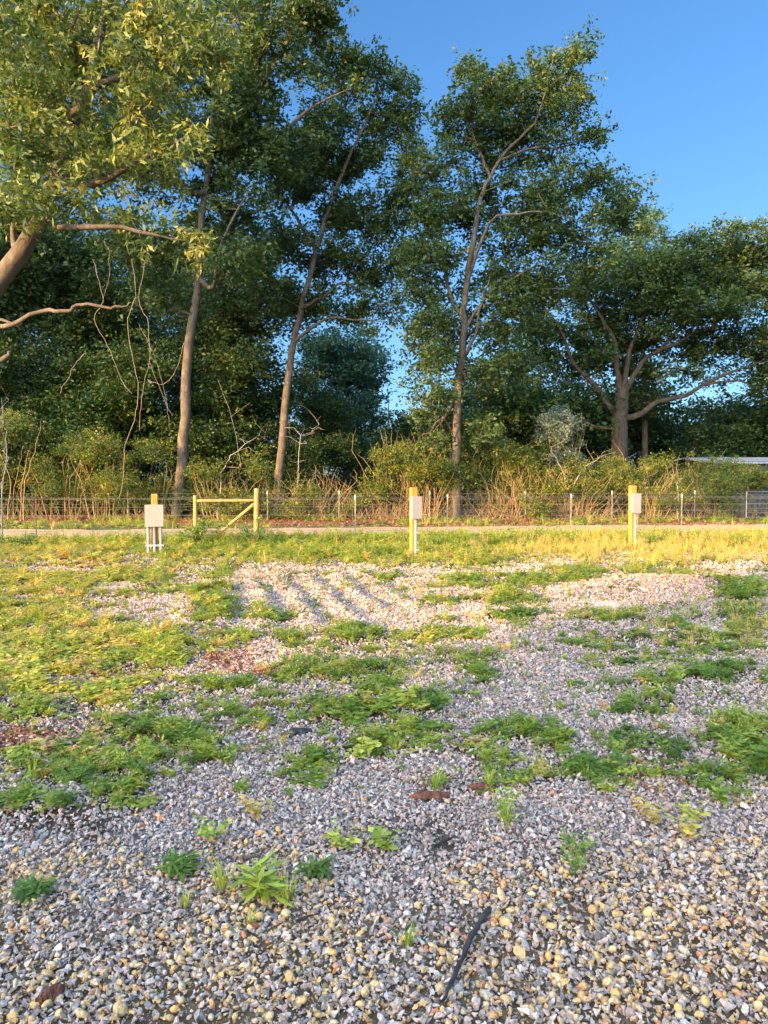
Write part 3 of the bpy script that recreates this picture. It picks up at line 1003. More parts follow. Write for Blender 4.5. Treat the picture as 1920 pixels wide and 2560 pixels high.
def make_tree(name, label, cat, limbs, clumps, n, per, crad, L, W, leaf, bark, seed, group=None, tip=.018, flat=.6, subs=7, droop=0, tintf=None, world_clumps=None, extra=None, clear=(), rmax=9.0, zmin=0.5, climb=.7):
    rng = np.random.default_rng(seed)
    s = Skel()
    ids = {}
    for li in limbs:
        key, par, pts, r0, r1 = li[:5]
        okf = li[5] if len(li) > 5 else 0.0
        if par is None: pr = -1
        elif isinstance(par, tuple): pr = ids[par[0]][int(par[1] * (len(ids[par[0]]) - 1))]
        ids[key] = s.limb(pts, r0, r1, pr, .03, rng, 4, okf)
    base = Vector(s.p[0])
    C = sample_clumps(clumps, n, rng) if world_clumps is None else world_clumps(rng)
    if world_clumps is None:          # leafy ends on every living limb
        C = np.concatenate([C] + [s.p[ids[li[0]][-k_]][None] + rng.normal(0, crad * .35, (1, 3)) for li in limbs for k_ in (1, 2, 4) if (len(li) < 6 and li[1] is not None)])
    C = C[C[:, 2] > zmin]
    for key in clear:                 # keep the near side of these limbs open, so that they show between the sprays
        q = s.p[ids[key]]
        for i in range(len(C)):
            if C[i, 2] > q[:, 2].max(): continue
            d_ = np.sqrt((q[:, 0] - C[i, 0]) ** 2 + (q[:, 2] - C[i, 2]) ** 2); k_ = int(np.argmin(d_))
            if d_[k_] < crad * 1.15 and C[i, 1] < q[k_, 1] + .5: C[i, 1] = q[k_, 1] + .5 + rng.uniform(.2, 2.0)
    # nearest first, so that limbs reach outward
    nb = s.n
    dist = np.array([np.sqrt(((s.p[:nb] - q) ** 2).sum(1)).min() for q in C])
    for i in np.argsort(dist): s.grow(C[i], rng)
    s.finish(tip, rmax=rmax)
    root = empty(name, (base.x, base.y, 0))
    tag(root, label, cat, group)
    mb = MB(); s.mesh(mb)
    t = mb.build('trunk', bark, root, True)
    cr = crown_leaves('crown', C, crad * rng.uniform(.7, 1.25, len(C)), per, L, W, rng, leaf, tintf, flat, subs, droop, parent=root)
    for o in (t, cr): o.matrix_parent_inverse = Matrix.Translation(-base.xyz * Vector((1, 1, 0)).xyz if False else Vector((-base.x, -base.y, 0)))
    root['_n'] = 1
    del root['_n']
    if extra: extra(root, s, C, rng)
    return root


def copy_tree(root, loc, rz, sc_, label, group=None):
    c = root.copy(); COL.objects.link(c)
    c.location = loc; c.rotation_euler = (0, 0, rz); c.scale = sc_
    c['label'] = label
    if group: c['group'] = group
    for ch in root.children:
        d = ch.copy(); COL.objects.link(d); d.parent = c
        d.matrix_parent_inverse = ch.matrix_parent_inverse
    return c


def rel(o_list, base):
    for o in o_list: o.matrix_parent_inverse = Matrix.Translation((-base[0], -base[1], -base[2]))


def base_of(u, d):
    p = P(u, 1000, d)
    return Vector((p.x, p.y, -0.15))


# T1: near pecan leaning in from the left
d1 = 13.0
b1 = base_of(-395, 14.0)
tr1 = [b1, P(-200, 910, 13.6), P(-10, 620, d1), P(85, 475, d1), P(150, 290, 13.2), P(215, 90, 13.6), P(260, -160, 14.0)]
limbs1 = [('t', None, tr1, .235, .07, .25),
          ('a', ('t', .62), [P(200, 400, 12.6), P(330, 330, 12.2), P(430, 290, 12.0)], .09, .02),
          ('b', ('t', .55), [P(120, 490, 12.2), P(260, 490, 11.8), P(400, 520, 12.0)], .075, .02),
          ('c', ('t', .78), [P(330, 130, 13.0), P(450, 60, 12.6)], .08, .02),
          ('d', ('t', .45), [P(30, 520, 13.6), P(40, 380, 12.4), P(10, 250, 12.0)], .09, .03),
          ('e', ('t', .85), [P(60, 120, 13.5), P(-20, 20, 13)], .09, .02),
          ('x', ('t', .33), [P(10, 705, 12.2), P(90, 675, 12.0), P(150, 673, 11.9), P(175, 658, 11.9), P(250, 664, 11.8), P(284, 653, 11.8)], .045, .02, 2),
          ('y', ('t', .25), [P(-60, 740, 12.5), P(-10, 690, 12.3), P(45, 712, 12.2)], .05, .02, 2),
          ('z', ('t', .22), [P(-60, 810, 12.4), P(2, 778, 12.2), P(24, 759, 12.2)], .06, .035, 2)]
cl1 = [(50, 130, 12.4, 90, 90, 1.6), (90, 430, 12.0, 110, 50, 1.0), (200, 330, 12.2, 110, 60, 1.2), (330, 210, 12.4, 95, 80, 1.4, 1.2), (320, 70, 12.8, 120, 60, 1.5),
       (110, 30, 12.8, 120, 70, 1.6), (440, 110, 12.6, 60, 70, 1.0), (110, 240, 12.6, 120, 70, 1.5), (330, 350, 12.2, 50, 40, .8), (425, 520, 12.0, 50, 35, .8, .7),
       (20, 300, 12.0, 60, 60, 1.0), (200, -60, 13, 200, 60, 2), (-60, 100, 13, 70, 200, 2), (420, -50, 13, 100, 50, 2), (250, 470, 12.2, 60, 24, .6, .5), (480, 60, 13, 50, 60, 1, .6), (20, 470, 12.0, 50, 40, .8),
       (200, 150, 14.2, 230, 150, .8, .55), (240, 330, 14.2, 200, 60, .8, .5)]
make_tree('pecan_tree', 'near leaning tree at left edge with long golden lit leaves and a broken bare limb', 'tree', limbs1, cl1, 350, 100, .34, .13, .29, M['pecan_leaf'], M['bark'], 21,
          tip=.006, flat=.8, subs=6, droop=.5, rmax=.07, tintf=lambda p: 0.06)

# T2: tall straight tree at left
d2 = 35.3
b2 = base_of(382, d2)
limbs2 = [('t', None, [b2, P(396, 950, d2), P(408, 760, d2), P(428, 600, d2), P(440, 420, d2), P(470, 200, d2 + .5), P(500, 20, d2 + 1), P(520, -180, d2 + 1)], .30, .07, .3),
          ('a', ('t', .45), [P(460, 620, d2 - 1), P(480, 520, d2 - 2), P(540, 400, d2 - 2)], .13, .04),
          ('b', ('t', .6), [P(380, 400, d2 - 1), P(330, 300, d2 - 2), P(250, 200, d2 - 3)], .18, .05),
          ('c', ('t', .75), [P(560, 180, d2), P(640, 60, d2), P(700, 0, d2)], .15, .04),
          ('d', ('t', .68), [P(560, 330, d2), P(660, 240, d2), P(760, 190, d2)], .14, .04)]
cl2 = [(470, 240, d2, 130, 150, 4), (340, 330, d2 - 1, 130, 120, 3.5), (560, 100, d2, 120, 80, 3.5), (650, 20, d2, 100, 50, 3), (400, 60, d2, 180, 100, 4, .8), (240, 180, d2, 160, 140, 4, .7),
       (480, 450, d2 - 1, 120, 60, 3), (620, -60, d2, 130, 60, 3), (340, -60, d2, 200, 70, 4, .6), (600, 320, d2, 80, 70, 3), (520, 560, d2 - 2, 70, 50, 2), (300, 520, d2 - 1, 110, 60, 3), (90, 300, d2, 130, 200, 3, .8), (60, 60, d2, 120, 120, 3, .8), (330, 620, d2, 100, 60, 3, .7), (500, 300, d2, 90, 90, 3),
       (540, 170, d2, 60, 60, 3), (720, 30, d2, 30, 40, 1.5, .7)]
make_tree('oak_tree', 'tall straight tree with thick pale lichened trunk behind the wooden gate brace', 'tree', limbs2, cl2, 800, 130, .85, .205, .5, M['oak_leaf'], M['bark'], 22, clear=('t',))

# T3: slender tree leaning right
d3 = 41.0
b3 = base_of(598, d3)
limbs3 = [('t', None, [b3, P(612, 920, d3), P(626, 800, d3), P(645, 690, d3), P(668, 600, d3), P(690, 520, d3), P(720, 420, d3), P(760, 330, d3), P(800, 240, d3), P(830, 190, d3)], .26, .04, .35),
          ('a', ('t', .38), [P(700, 640, d3 - 1), P(740, 610, d3 - 1.5), P(800, 640, d3 - 2)], .12, .03),
          ('b', ('t', .30), [P(700, 690, d3 - 1), P(760, 690, d3 - 2), P(840, 695, d3 - 2)], .10, .03),
          ('c', ('t', .55), [P(640, 470, d3), P(590, 400, d3), P(560, 340, d3)], .12, .03),
          ('d', ('t', .62), [P(780, 450, d3), P(840, 420, d3), P(880, 400, d3)], .09, .02)]
cl3 = [(840, 170, d3, 55, 35, 2.2), (760, 150, d3, 50, 50, 2), (870, 250, d3, 40, 50, 2), (700, 250, d3, 60, 60, 2.5, .6), (790, 330, d3, 80, 50, 2.5, .6), (870, 330, d3, 35, 40, 2, .7), (640, 380, d3, 80, 60, 3),
       (740, 440, d3, 90, 55, 3), (830, 480, d3, 50, 60, 2.5, .9), (620, 530, d3, 80, 50, 3), (720, 560, d3, 90, 40, 2.5), (800, 590, d3, 60, 45, 2.5, .9), (760, 670, d3, 80, 26, 2), (650, 640, d3, 70, 40, 2.5), (840, 670, d3, 35, 25, 1.5, .7),
       (680, 120, d3, 70, 50, 3, .7), (880, 420, d3, 35, 60, 2, .9), (690, 330, d3, 90, 80, 3), (800, 250, d3, 70, 60, 3, .7), (560, 620, d3, 70, 60, 3, .8), (870, 560, d3, 30, 50, 2, .7)]
make_tree('oak_tree', 'slender dark tree leaning right, just right of the wooden gate brace', 'tree', limbs3, cl3, 600, 115, .78, .20, .5, M['oak_leaf'], M['bark'], 23, clear=('t',))

# T4: tall central tree
d4 = 34.9
b4 = base_of(986, d4)
limbs4 = [('t', None, [b4, P(986, 1000, d4), P(988, 880, d4), P(1000, 740, d4), P(1002, 650, d4), P(1018, 560, d4), P(1032, 460, d4), P(1050, 400, d4), P(1090, 330, d4), P(1150, 270, d4), P(1180, 190, d4), P(1200, 90, d4)], .25, .025, .2),
          ('a', ('t', .42), [P(1060, 480, d4 - 1), P(1120, 462, d4 - 2), P(1180, 458, d4 - 2), P(1260, 480, d4 - 2)], .09, .02),
          ('b', ('t', .33), [P(975, 640, d4), P(955, 560, d4), P(945, 500, d4)], .12, .04),
          ('c', ('t', .68), [P(1040, 340, d4), P(1020, 260, d4), P(1050, 180, d4)], .10, .03),
          ('d', ('t', .30), [P(1050, 640, d4 - .5), P(1110, 600, d4 - 1), P(1180, 560, d4 - 1)], .09, .03),
          ('e', ('t', .72), [P(1150, 320, d4), P(1210, 320, d4), P(1260, 300, d4)], .08, .03),
          ('f', ('t', .12), [P(960, 905, d4 - 1), P(930, 930, d4 - 1.6), P(905, 945, d4 - 2)], .05, .015, 2),
          ('g', ('t', .25), [P(1020, 745, d4 - .5), P(1040, 650, d4 - 1), P(1060, 590, d4 - 1)], .10, .03)]
cl4 = [(1210, 110, d4, 55, 40, 1.8, .9), (1250, 110, d4, 28, 25, 1.2), (1180, 170, d4, 90, 45, 2.4), (1060, 170, d4, 65, 45, 2.2), (1010, 150, d4, 22, 26, 1), (1070, 230, d4, 120, 50, 3), (1230, 220, d4, 45, 60, 2), (960, 240, d4, 35, 30, 1.5, .8),
       (1160, 260, d4, 90, 40, 2.5), (1265, 300, d4, 40, 26, 1.5), (990, 290, d4, 60, 40, 2, .7), (1080, 300, d4, 80, 50, 2.5), (1180, 320, d4, 70, 22, 2, .8), (940, 370, d4, 60, 50, 2.4), (1040, 380, d4, 70, 50, 2.5, .7),
       (930, 470, d4, 55, 50, 2.4, .9), (1150, 420, d4, 100, 50, 3), (1260, 390, d4, 90, 35, 2.5), (1330, 430, d4, 55, 35, 2), (1110, 500, d4, 110, 50, 3), (1230, 500, d4, 90, 50, 3), (960, 570, d4, 70, 45, 2.6), (1100, 580, d4, 90, 40, 2.6),
       (920, 640, d4, 45, 40, 2, .8), (960, 690, d4 - 1, 60, 50, 2.4), (950, 770, d4 - 1, 45, 60, 1.8), (1060, 700, d4, 60, 60, 2.4), (1040, 800, d4 - 1, 50, 60, 2), (950, 850, d4 - 1, 60, 35, 2, .8), (1030, 930, d4 - 1.5, 80, 40, 2, .9), (960, 960, d4 - 1, 50, 25, 1.5, .7), (1000, 440, d4, 70, 60, 2.5), (900, 540, d4, 35, 60, 2), (1180, 620, d4, 70, 50, 2.6), (1090, 650, d4, 60, 60, 2.4), (910, 710, d4, 30, 40, 1.6, .8), (1120, 780, d4, 60, 60, 2.4), (1340, 480, d4, 50, 35, 2), (940, 900, d4, 50, 40, 2), (1290, 560, d4, 50, 30, 2), (890, 600, d4, 30, 50, 1.8), (905, 720, d4 + 1, 40, 40, 2), (900, 800, d4 + 1, 40, 30, 2, .6)]
make_tree('oak_tree', 'tallest central tree with gold lit lower trunk and open two peaked top against sky', 'tree', limbs4, cl4, 800, 112, .70, .18, .5, M['oak_leaf'], M['bark'], 24, clear=('t', 'a'))

# T5: spreading oak on the right
d5 = 50.0
b5 = base_of(1336, d5)
limbs5 = [('t', None, [b5, P(1336, 1010, d5), P(1338, 940, d5), P(1340, 890, d5), P(1345, 850, d5)], .68, .45, .75),
          ('a', ('t', .80), [P(1318, 880, d5), P(1290, 838, d5), P(1250, 800, d5), P(1230, 765, d5), P(1212, 715, d5), P(1170, 660, d5), P(1110, 625, d5)], .24, .05),
          ('b', ('t', .98), [P(1332, 800, d5), P(1330, 740, d5), P(1300, 690, d5), P(1270, 640, d5)], .24, .06),
          ('c', ('t', .98), [P(1370, 810, d5), P(1400, 770, d5), P(1460, 742, d5), P(1510, 715, d5), P(1590, 700, d5)], .23, .05),
          ('d', ('t', .72), [P(1375, 900, d5), P(1420, 868, d5), P(1480, 855, d5), P(1530, 825, d5), P(1590, 800, d5), P(1660, 775, d5)], .25, .06),
          ('e', ('d', .65), [P(1590, 822, d5), P(1640, 840, d5)], .10, .03),
          ('f', ('t', 1.0), [P(1360, 760, d5), P(1390, 680, d5), P(1410, 590, d5)], .22, .05),
          ('g', ('c', .5), [P(1490, 680, d5), P(1530, 600, d5)], .14, .04),
          ('h', ('t', .60), [P(1280, 920, d5), P(1230, 890, d5), P(1190, 880, d5)], .14, .04)]
cl5 = [(1500, 540, d5, 90, 45, 4), (1590, 540, d5, 80, 50, 4), (1440, 580, d5, 90, 45, 4), (1350, 590, d5, 80, 45, 4), (1280, 620, d5, 90, 45, 4), (1180, 640, d5, 60, 30, 3, .7), (1400, 660, d5, 110, 45, 4.5), (1520, 640, d5, 110, 50, 4.5),
       (1640, 620, d5, 80, 60, 4), (1300, 700, d5, 80, 45, 4), (1440, 720, d5, 80, 26, 3.5), (1560, 680, d5 - 2, 100, 35, 4), (1400, 790, d5, 60, 40, 3, .8), (1290, 770, d5, 40, 40, 3), (1650, 720, d5, 80, 40, 4, .8), (1480, 800, d5, 70, 26, 3, .6), (1210, 700, d5, 50, 30, 3, .7), (1700, 800, d5, 70, 60, 3), (1180, 760, d5, 40, 40, 3), (1480, 610, d5 + 1, 170, 60, 4), (1330, 740, d5 + 2, 110, 60, 3), (1220, 800, d5 + 2, 50, 50, 3), (1560, 760, d5 + 2, 120, 40, 3), (1400, 500, d5, 40, 25, 2, .6), (1160, 700, d5, 60, 60, 3), (1380, 850, d5 + 3, 60, 30, 2, .6), (1640, 560, d5, 60, 50, 3)]
make_tree('spreading_oak', 'broad oak at right with a thick dark trunk forking into wide spreading limbs', 'tree', limbs5, cl5, 860, 130, .95, .235, .5, M['oak_leaf'], M['dark_bark'], 25, flat=.5, clear=('t', 'a', 'b', 'c', 'd'))

# T6: thin open tree behind, showing above the gap between central tree and spreading oak
d6 = 58.0
make_tree('thin_tree', 'pale thin airy treetop rising just left of the broad oak crown', 'tree',
          [('t', None, [base_of(1395, d6), P(1392, 900, d6), P(1388, 700, d6), P(1380, 560, d6), P(1385, 470, d6)], .3, .05, .5)],
          [(1390, 480, d6, 40, 40, 2.5), (1350, 530, d6, 50, 40, 3), (1400, 560, d6, 60, 40, 3)], 70, 120, .9, .22, .45, M['far_leaf'], M['bark'], 26)

# T7: hazy round tree in the middle distance
d7 = 62.0
make_tree('round_tree', 'smoky green rounded tree seen under the slender leaning tree, left of the bright sky gap', 'tree',
          [('t', None, [base_of(748, d7), P(748, 1000, d7), P(750, 880, d7), P(752, 780, d7)], .4, .12, .5)],
          [(745, 750, d7, 65, 40, 4), (720, 820, d7, 80, 50, 4), (790, 810, d7, 40, 60, 3.5), (740, 890, d7, 100, 50, 4.5), (690, 760, d7, 40, 50, 3)], 210, 150, 1.15, .28, .5, M['far_leaf'], M['dark_bark'], 27)

# generic trees for the wood behind; each copy is a tree of its own
def generic(name, label, cat, seed, H, Wd, low, n, per, L, leaf, bark, crad=1.0, group=None, loc=(0, 0), stems=1):
    rng = np.random.default_rng(seed)
    lim = []
    for k in range(stems):
        a = rng.uniform(0, 6.28); dx, dy = (math.cos(a) * Wd * .25 * (stems > 1), math.sin(a) * Wd * .25 * (stems > 1))
        lean = rng.normal(0, .05 * H, 2)
        lim.append(('t%d' % k, None, [Vector((dx * .3, dy * .3, -.1)), Vector((dx + lean[0] * .3, dy + lean[1] * .3, H * .35)), Vector((dx + lean[0], dy + lean[1], H * .7)), Vector((dx + lean[0] * 1.2, dy + lean[1], H * .93))], H * .018, H * .004, low * .8))
    def wc(r):
        m = 9
        cs = []
        for i in range(m):
            t = r.uniform(0, 1); z = H * (low + (1 - low) * t); rr = Wd * .5 * math.sqrt(max(.08, 1 - (2 * t - .75) ** 2 * .5)) * .75
            a = r.uniform(0, 6.28)
            cs.append((math.cos(a) * rr * r.uniform(.2, .9), math.sin(a) * rr * r.uniform(.2, .9), z))
        pts_ = []
        for c_ in cs:
            v = norm(r.normal(0, 1, (n // m, 3))) * (r.random((n // m, 1)) ** .5)
            pts_.append(np.array(c_) + v * np.array([Wd * .27, Wd * .27, H * .13]))
        q = np.concatenate(pts_); q[:, 2] = np.minimum(q[:, 2], H * .99)
        return q
    t = make_tree(name, label, cat, lim, None, n, per, crad, L, .5, leaf, bark, seed, world_clumps=wc, group=group)
    t.location = (loc[0], loc[1], 0)
    return t


g1 = 'trees of the wood behind the brush'
F1 = generic('forest_tree', 'tall dark tree in the wood at the far left edge', 'tree', 41, 17, 11, .15, 300, 150, .24, M['oak_leaf'], M['dark_bark'], 1.2, g1)
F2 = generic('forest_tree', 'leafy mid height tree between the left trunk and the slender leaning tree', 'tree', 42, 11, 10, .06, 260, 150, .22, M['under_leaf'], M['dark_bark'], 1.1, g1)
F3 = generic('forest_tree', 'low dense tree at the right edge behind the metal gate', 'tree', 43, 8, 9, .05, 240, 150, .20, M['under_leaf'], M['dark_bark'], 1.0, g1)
spots = [  # u, distance, proto, scale, rotation, label
    (-60, 45, F1, 1.1, 0, None),
    (120, 47, F1, 1.0, 1.7, 'tall dark tree filling the wood above the left box post'),
    (250, 50, F1, 1.05, 3.1, 'tall dark tree just left of the thick pale trunk'),
    (520, 49, F1, 1.0, 4.4, 'tall dark tree just right of the thick pale trunk'),
    (40, 60, F1, 1.3, 5.1, 'tall tree deepest in the wood at the left edge'),
    (420, 62, F1, 1.3, 2.5, 'tall tree deep in the wood behind the thick pale trunk'),
    (300, 43, F2, .9, .5, 'mid height leafy tree behind the hanging vines'),
    (540, 46, F2, .95, 0, None),
    (30, 42, F2, .9, 2.2, 'mid height leafy tree above the rusty fence post'),
    (690, 52, F2, .75, 3.3, 'mid height leafy tree right of the slender leaning trunk'),
    (160, 43, F2, .85, 4.0, 'mid height leafy tree left of the hanging vines'),
    (1130, 52, F2, .85, 5.2, 'dark leafy tree filling the gap right of the gold lit trunk'),
    (1060, 58, F2, .95, 1.2, 'dark leafy tree directly behind the gold lit trunk'),
    (1220, 60, F3, 1.0, 2.0, 'low dark tree left of the broad oak trunk'),
    (1660, 58, F3, 1.4, 0, None),
    (1450, 62, F3, .8, 3.9, 'low airy tree right of the broad oak trunk'),
    (1580, 60, F3, .9, 4.8, 'low airy tree above the metal roof at right'),
    (450, 44, F3, .9, .9, 'low dense tree behind the wooden gate brace'),
    (630, 45, F3, .8, 2.9, 'low dense tree behind the dead twigs right of the gate brace'),
    (220, 42, F3, .8, 5.9, 'low dense tree behind the left box post'),
    (90, 42, F3, .8, 1.9, 'low dense tree behind the rusty fence post'),
    (-40, 52, F1, .8, 3.7, 'shorter dark tree half outside the left edge'),
    (1150, 54, F3, 1.45, .7, 'leafy tree filling the gap above the brown twiggy shrub'),
    (1260, 62, F3, 1.7, 1.6, 'leafy tree behind the left limb of the broad oak'),
    (1440, 66, F3, 1.45, 5.3, 'leafy tree behind the low right limb of the broad oak'),
    (1540, 56, F3, 1.15, 2.6, 'leafy tree just left of the bright roof at right'),
    (1630, 62, F3, 1.6, 1.1, 'leafy tree behind the tips of the low right limb'),
    (990, 60, F3, 1.3, 4.5, 'leafy tree left behind the gold lit trunk'),
    (900, 75, F3, 1.25, 1.1, 'distant low tree under the bright sky gap'),
    (850, 88, F3, 1.6, 4.1, 'farthest bluish tree under the bright sky gap'),
    (780, 70, F3, 1.2, 5.5, 'distant low tree left of the bright sky gap'),
    (960, 72, F3, 1.3, 3.0, 'distant low tree left of the gold lit trunk'),
    (1100, 80, F3, .9, .4, 'distant low tree behind the pale bush'),
    (1760, 55, F1, .75, 1.4, 'dark tree half outside the right edge'),
]
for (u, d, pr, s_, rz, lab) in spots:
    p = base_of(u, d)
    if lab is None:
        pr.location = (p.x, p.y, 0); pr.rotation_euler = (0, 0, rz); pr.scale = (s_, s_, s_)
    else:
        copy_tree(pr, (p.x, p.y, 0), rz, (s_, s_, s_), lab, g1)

# unseen trees added behind the camera to shade the upper wood and near gravel
F1b = 'unseen shade trees added behind the photographer'
side = Vector((SDIR.y, -SDIR.x, 0)).normalized()
back = Vector((SDIR.x, SDIR.y, 0)).normalized()
target = Vector((0, 39, 0))
SHADE = 1
for i, (off, dist, s_) in enumerate([(-25, 52, 1.4), (-5, 50, 1.45), (5, 54, 1.5), (15, 49, 1.5), (26, 54, 1.5), (37, 49, 1.45), (48, 52, 1.5)]):
    p = target + back * dist + side * off
    if i == 0:
        SHT = generic('shade_tree', 'unseen tall high crowned tree added for shade behind the photographer', 'tree', 55, 19, 11, .66, 330, 120, .3, M['oak_leaf'], M['dark_bark'], 1.3, F1b)
        SHT.location = (p.x, p.y, 0); SHT.scale = (s_,) * 3
    else:
        copy_tree(SHT, (p.x, p.y, 0), i * 1.3, (s_,) * 3, 'unseen tall high crowned tree added for shade behind the photographer', F1b)

for i, (off, dist, s_) in enumerate([(-27.5, 60, 1.15), (-36, 63, 1.2), (-45, 60, 1.2), (-54, 62, 1.2), (-30, 70, 1.3), (-40, 72, 1.3), (-29, 80, 1.4)]):  # unseen low trees, added to keep the near gravel in shade
    p = target + back * dist + side * off
    copy_tree(F2, (p.x, p.y, 0), i * 1.1, (s_,) * 3, 'unseen low branched tree added for shade behind the photographer', 'unseen low shade trees added behind the photographer')

# ------------------------------------------------------------------ bushes along the wood edge
def bush(name, label, u, d, wpx, vtop, seed, leaf, n=70, per=110, L=.085, stems=9, group='bushes along the edge of the wood', low=.1, crad=.42, W=.5, stemmat='twig', cat='bush', fill=.9):
    rng = np.random.default_rng(seed)
    c0 = base_of(u, d); ht = P(u, vtop, d).z; wd = wpx * K / F * d
    lim = []
    for k in range(stems):
        a = rng.uniform(-1, 1); b = rng.uniform(-.8, .8)
        x0 = c0.x + a * wd * .45; x1 = c0.x + a * wd * .9 + rng.normal(0, .2)
        hh = ht * rng.uniform(.6, .95)
        lim.append(('s%d' % k, None, [Vector((x0, c0.y + b * .4, -.1)), Vector((x0 + (x1 - x0) * .35 + rng.normal(0, .12), c0.y + b * .7, hh * .4)), Vector((x1 + rng.normal(0, .15), c0.y + b, hh * .75)), Vector((x1 + rng.normal(0, .3), c0.y + b, hh))], rng.uniform(.010, .024) * min(1, ht / 1.5), .008 * min(1, ht / 1.5), .2))
    def wc(r):
        m = max(4, int(wd * 2.2)); out = []
        for i in range(m):
            a = r.uniform(-.85, .85); z = ht * (low + (fill - low) * r.random() ** .7 * (1 - .35 * abs(a)))
            k = max(1, n // m)
            out.append(np.array([c0.x + a * wd, c0.y + r.uniform(-.9, .9), z]) + r.normal(0, 1, (k, 3)) * np.array([.45, .4, .30]) * min(1, ht / 1.6))
        q = np.concatenate(out)
        q[:, 2] = np.abs(q[:, 2])
        return q
    t = make_tree(name, label, cat, lim, None, n, per, crad, L, W, leaf, M[stemmat], seed, world_clumps=wc, group=group, tip=.006, rmax=.02, zmin=.15)
    for ch in t.children:
        if ch.name.startswith('trunk'): ch.name = 'stems'
        elif ch.name.startswith('crown'): ch.name = 'foliage'
    return t


UL, BL = M['under_leaf'], M['bush_leaf']
bush('bush', 'shaded leafy shrub at the far left edge behind the fence', 20, 33.2, 78, 885, 61, BL, 102, stems=8)
bush('bush', 'leafy shrub with pale upright stems right of the rusty fence post', 130, 34.2, 83, 905, 62, BL, 114, stems=8)
bush('bush', 'bright green shrub behind the left box post', 230, 34.2, 78, 915, 63, BL, 114, stems=8)
bush('bush', 'dark shrub at the foot of the thick pale trunk', 320, 35.2, 68, 935, 64, BL, 91, stems=8)
bush('bush', 'shrub with yellow green leaves above the wooden gate brace', 480, 34.7, 88, 975, 65, BL, 91, stems=21)
bush('bush', 'low shrub right of the wooden gate brace', 560, 35.2, 68, 985, 66, BL, 79, stems=8)
bush('bush', 'low tangled shrub below the dead twigs', 680, 35.2, 88, 995, 67, BL, 81, stems=28)
bush('bush', 'tall golden shrub behind and left of the middle power post', 850, 35.2, 93, 910, 68, BL, 173, stems=30)
bush('bush', 'golden shrub behind the middle power post', 915, 34.7, 68, 935, 69, BL, 112, stems=24)
bush('bush', 'leafy shrub just right of the gold lit trunk', 1085, 35.2, 78, 945, 70, BL, 122, stems=26)
bush('bush', 'brown twiggy shrub below the pale bush', 1150, 35.2, 78, 975, 71, BL, 91, stems=34)
bush('bush', 'brown and green shrub right of the pale bush', 1240, 35.2, 78, 985, 72, BL, 102, stems=32)
bush('bush', 'green shrub in front of the broad oak trunk', 1345, 38.0, 68, 940, 73, BL, 137, stems=8)
bush('bush', 'golden green shrub behind the right power post', 1400, 35.2, 68, 985, 74, BL, 91, stems=26)
bush('bush', 'rounded green shrub right of the right power post', 1490, 37.0, 78, 950, 75, BL, 171, stems=8)
bush('bush', 'low shrub left of the metal gate', 1560, 35.2, 58, 1018, 76, BL, 81, stems=21)
bush('bush', 'dark shrub behind the metal gate', 1640, 38.0, 68, 1006, 77, BL, 137, stems=8)
bush('pale_bush', 'silvery pale green bush left of the broad oak trunk', 1205, 37, 50, 875, 78, M['silver_leaf'], 150, per=130, L=.10, stems=8, group=None, low=.35, crad=.38)

# tangle of dead twigs and canes in front of the wood
def cane_mesh(rng, n, xr, yr, hr, rr, lean=.5, segs=5):
    mb = MB()
    for i in range(n):
        x = rng.uniform(*xr); y = rng.uniform(*yr); H = rng.uniform(*hr)
        a = rng.uniform(0, 6.28); L = H * rng.uniform(0, lean); bow = rng.normal(0, .18, 2) * H; hook = rng.uniform(-.2, .5)
        pts_ = []
        for k in range(segs + 1):
            t = k / segs
            pts_.append((x + math.cos(a) * L * t + bow[0] * math.sin(t * 3) , y + math.sin(a) * L * t * .5 + bow[1] * math.sin(t * 3) * .4, H * (t - hook * t ** 3 * .6)))
        r0 = rng.uniform(*rr)
        mb.tube(pts_, [r0 * (1 - .65 * k / segs) for k in range(segs + 1)], 4, False)
    return mb


rng = np.random.default_rng(81)
mb = cane_mesh(rng, 750, (-19, 20), (34.7, 37), (.4, 1.7), (.005, .012), .9)
m2 = cane_mesh(rng, 70, (-19, 20), (34.7, 36.5), (1.5, 3.0), (.005, .011), .4)
off = len(mb.v); mb.v += m2.v; mb.f += [tuple(q + off for q in f) for f in m2.f]
m2 = cane_mesh(rng, 520, (-8, 11), (34.5, 36), (.4, 2.2), (.007, .016), 1.6)
off = len(mb.v); mb.v += m2.v; mb.f += [tuple(q + off for q in f) for f in m2.f]
tag(mb.build('brush', M['twig'], None, True), kind='stuff')

# dead twiggy saplings one can tell apart
def dead_sapling(label, u, d, pts_px, seed, r0=.04, n=26, spread=(50, 50)):
    rng = np.random.default_rng(seed)
    s = Skel()
    b = base_of(u, d)
    s.limb([b] + [P(a, b_, d - .3) for a, b_ in pts_px], r0, .012, -1, .04, rng)
    tipu, tipv = pts_px[-1]
    for i in range(n):
        t = P(tipu + rng.normal(0, spread[0]), tipv + rng.normal(0, spread[1]), d + rng.normal(0, .6))
        if t.z > .2: s.grow(t, rng, .15, .4)
    s.finish(.006, rmax=.016)
    root = empty('dead_sapling', (b.x, b.y, 0)); tag(root, label, 'sapling', 'bare dead saplings')
    m = MB(); s.mesh(m, 6, 4)
    o = m.build('stem', M['dead_wood'], root, True); rel([o], (b.x, b.y, 0))


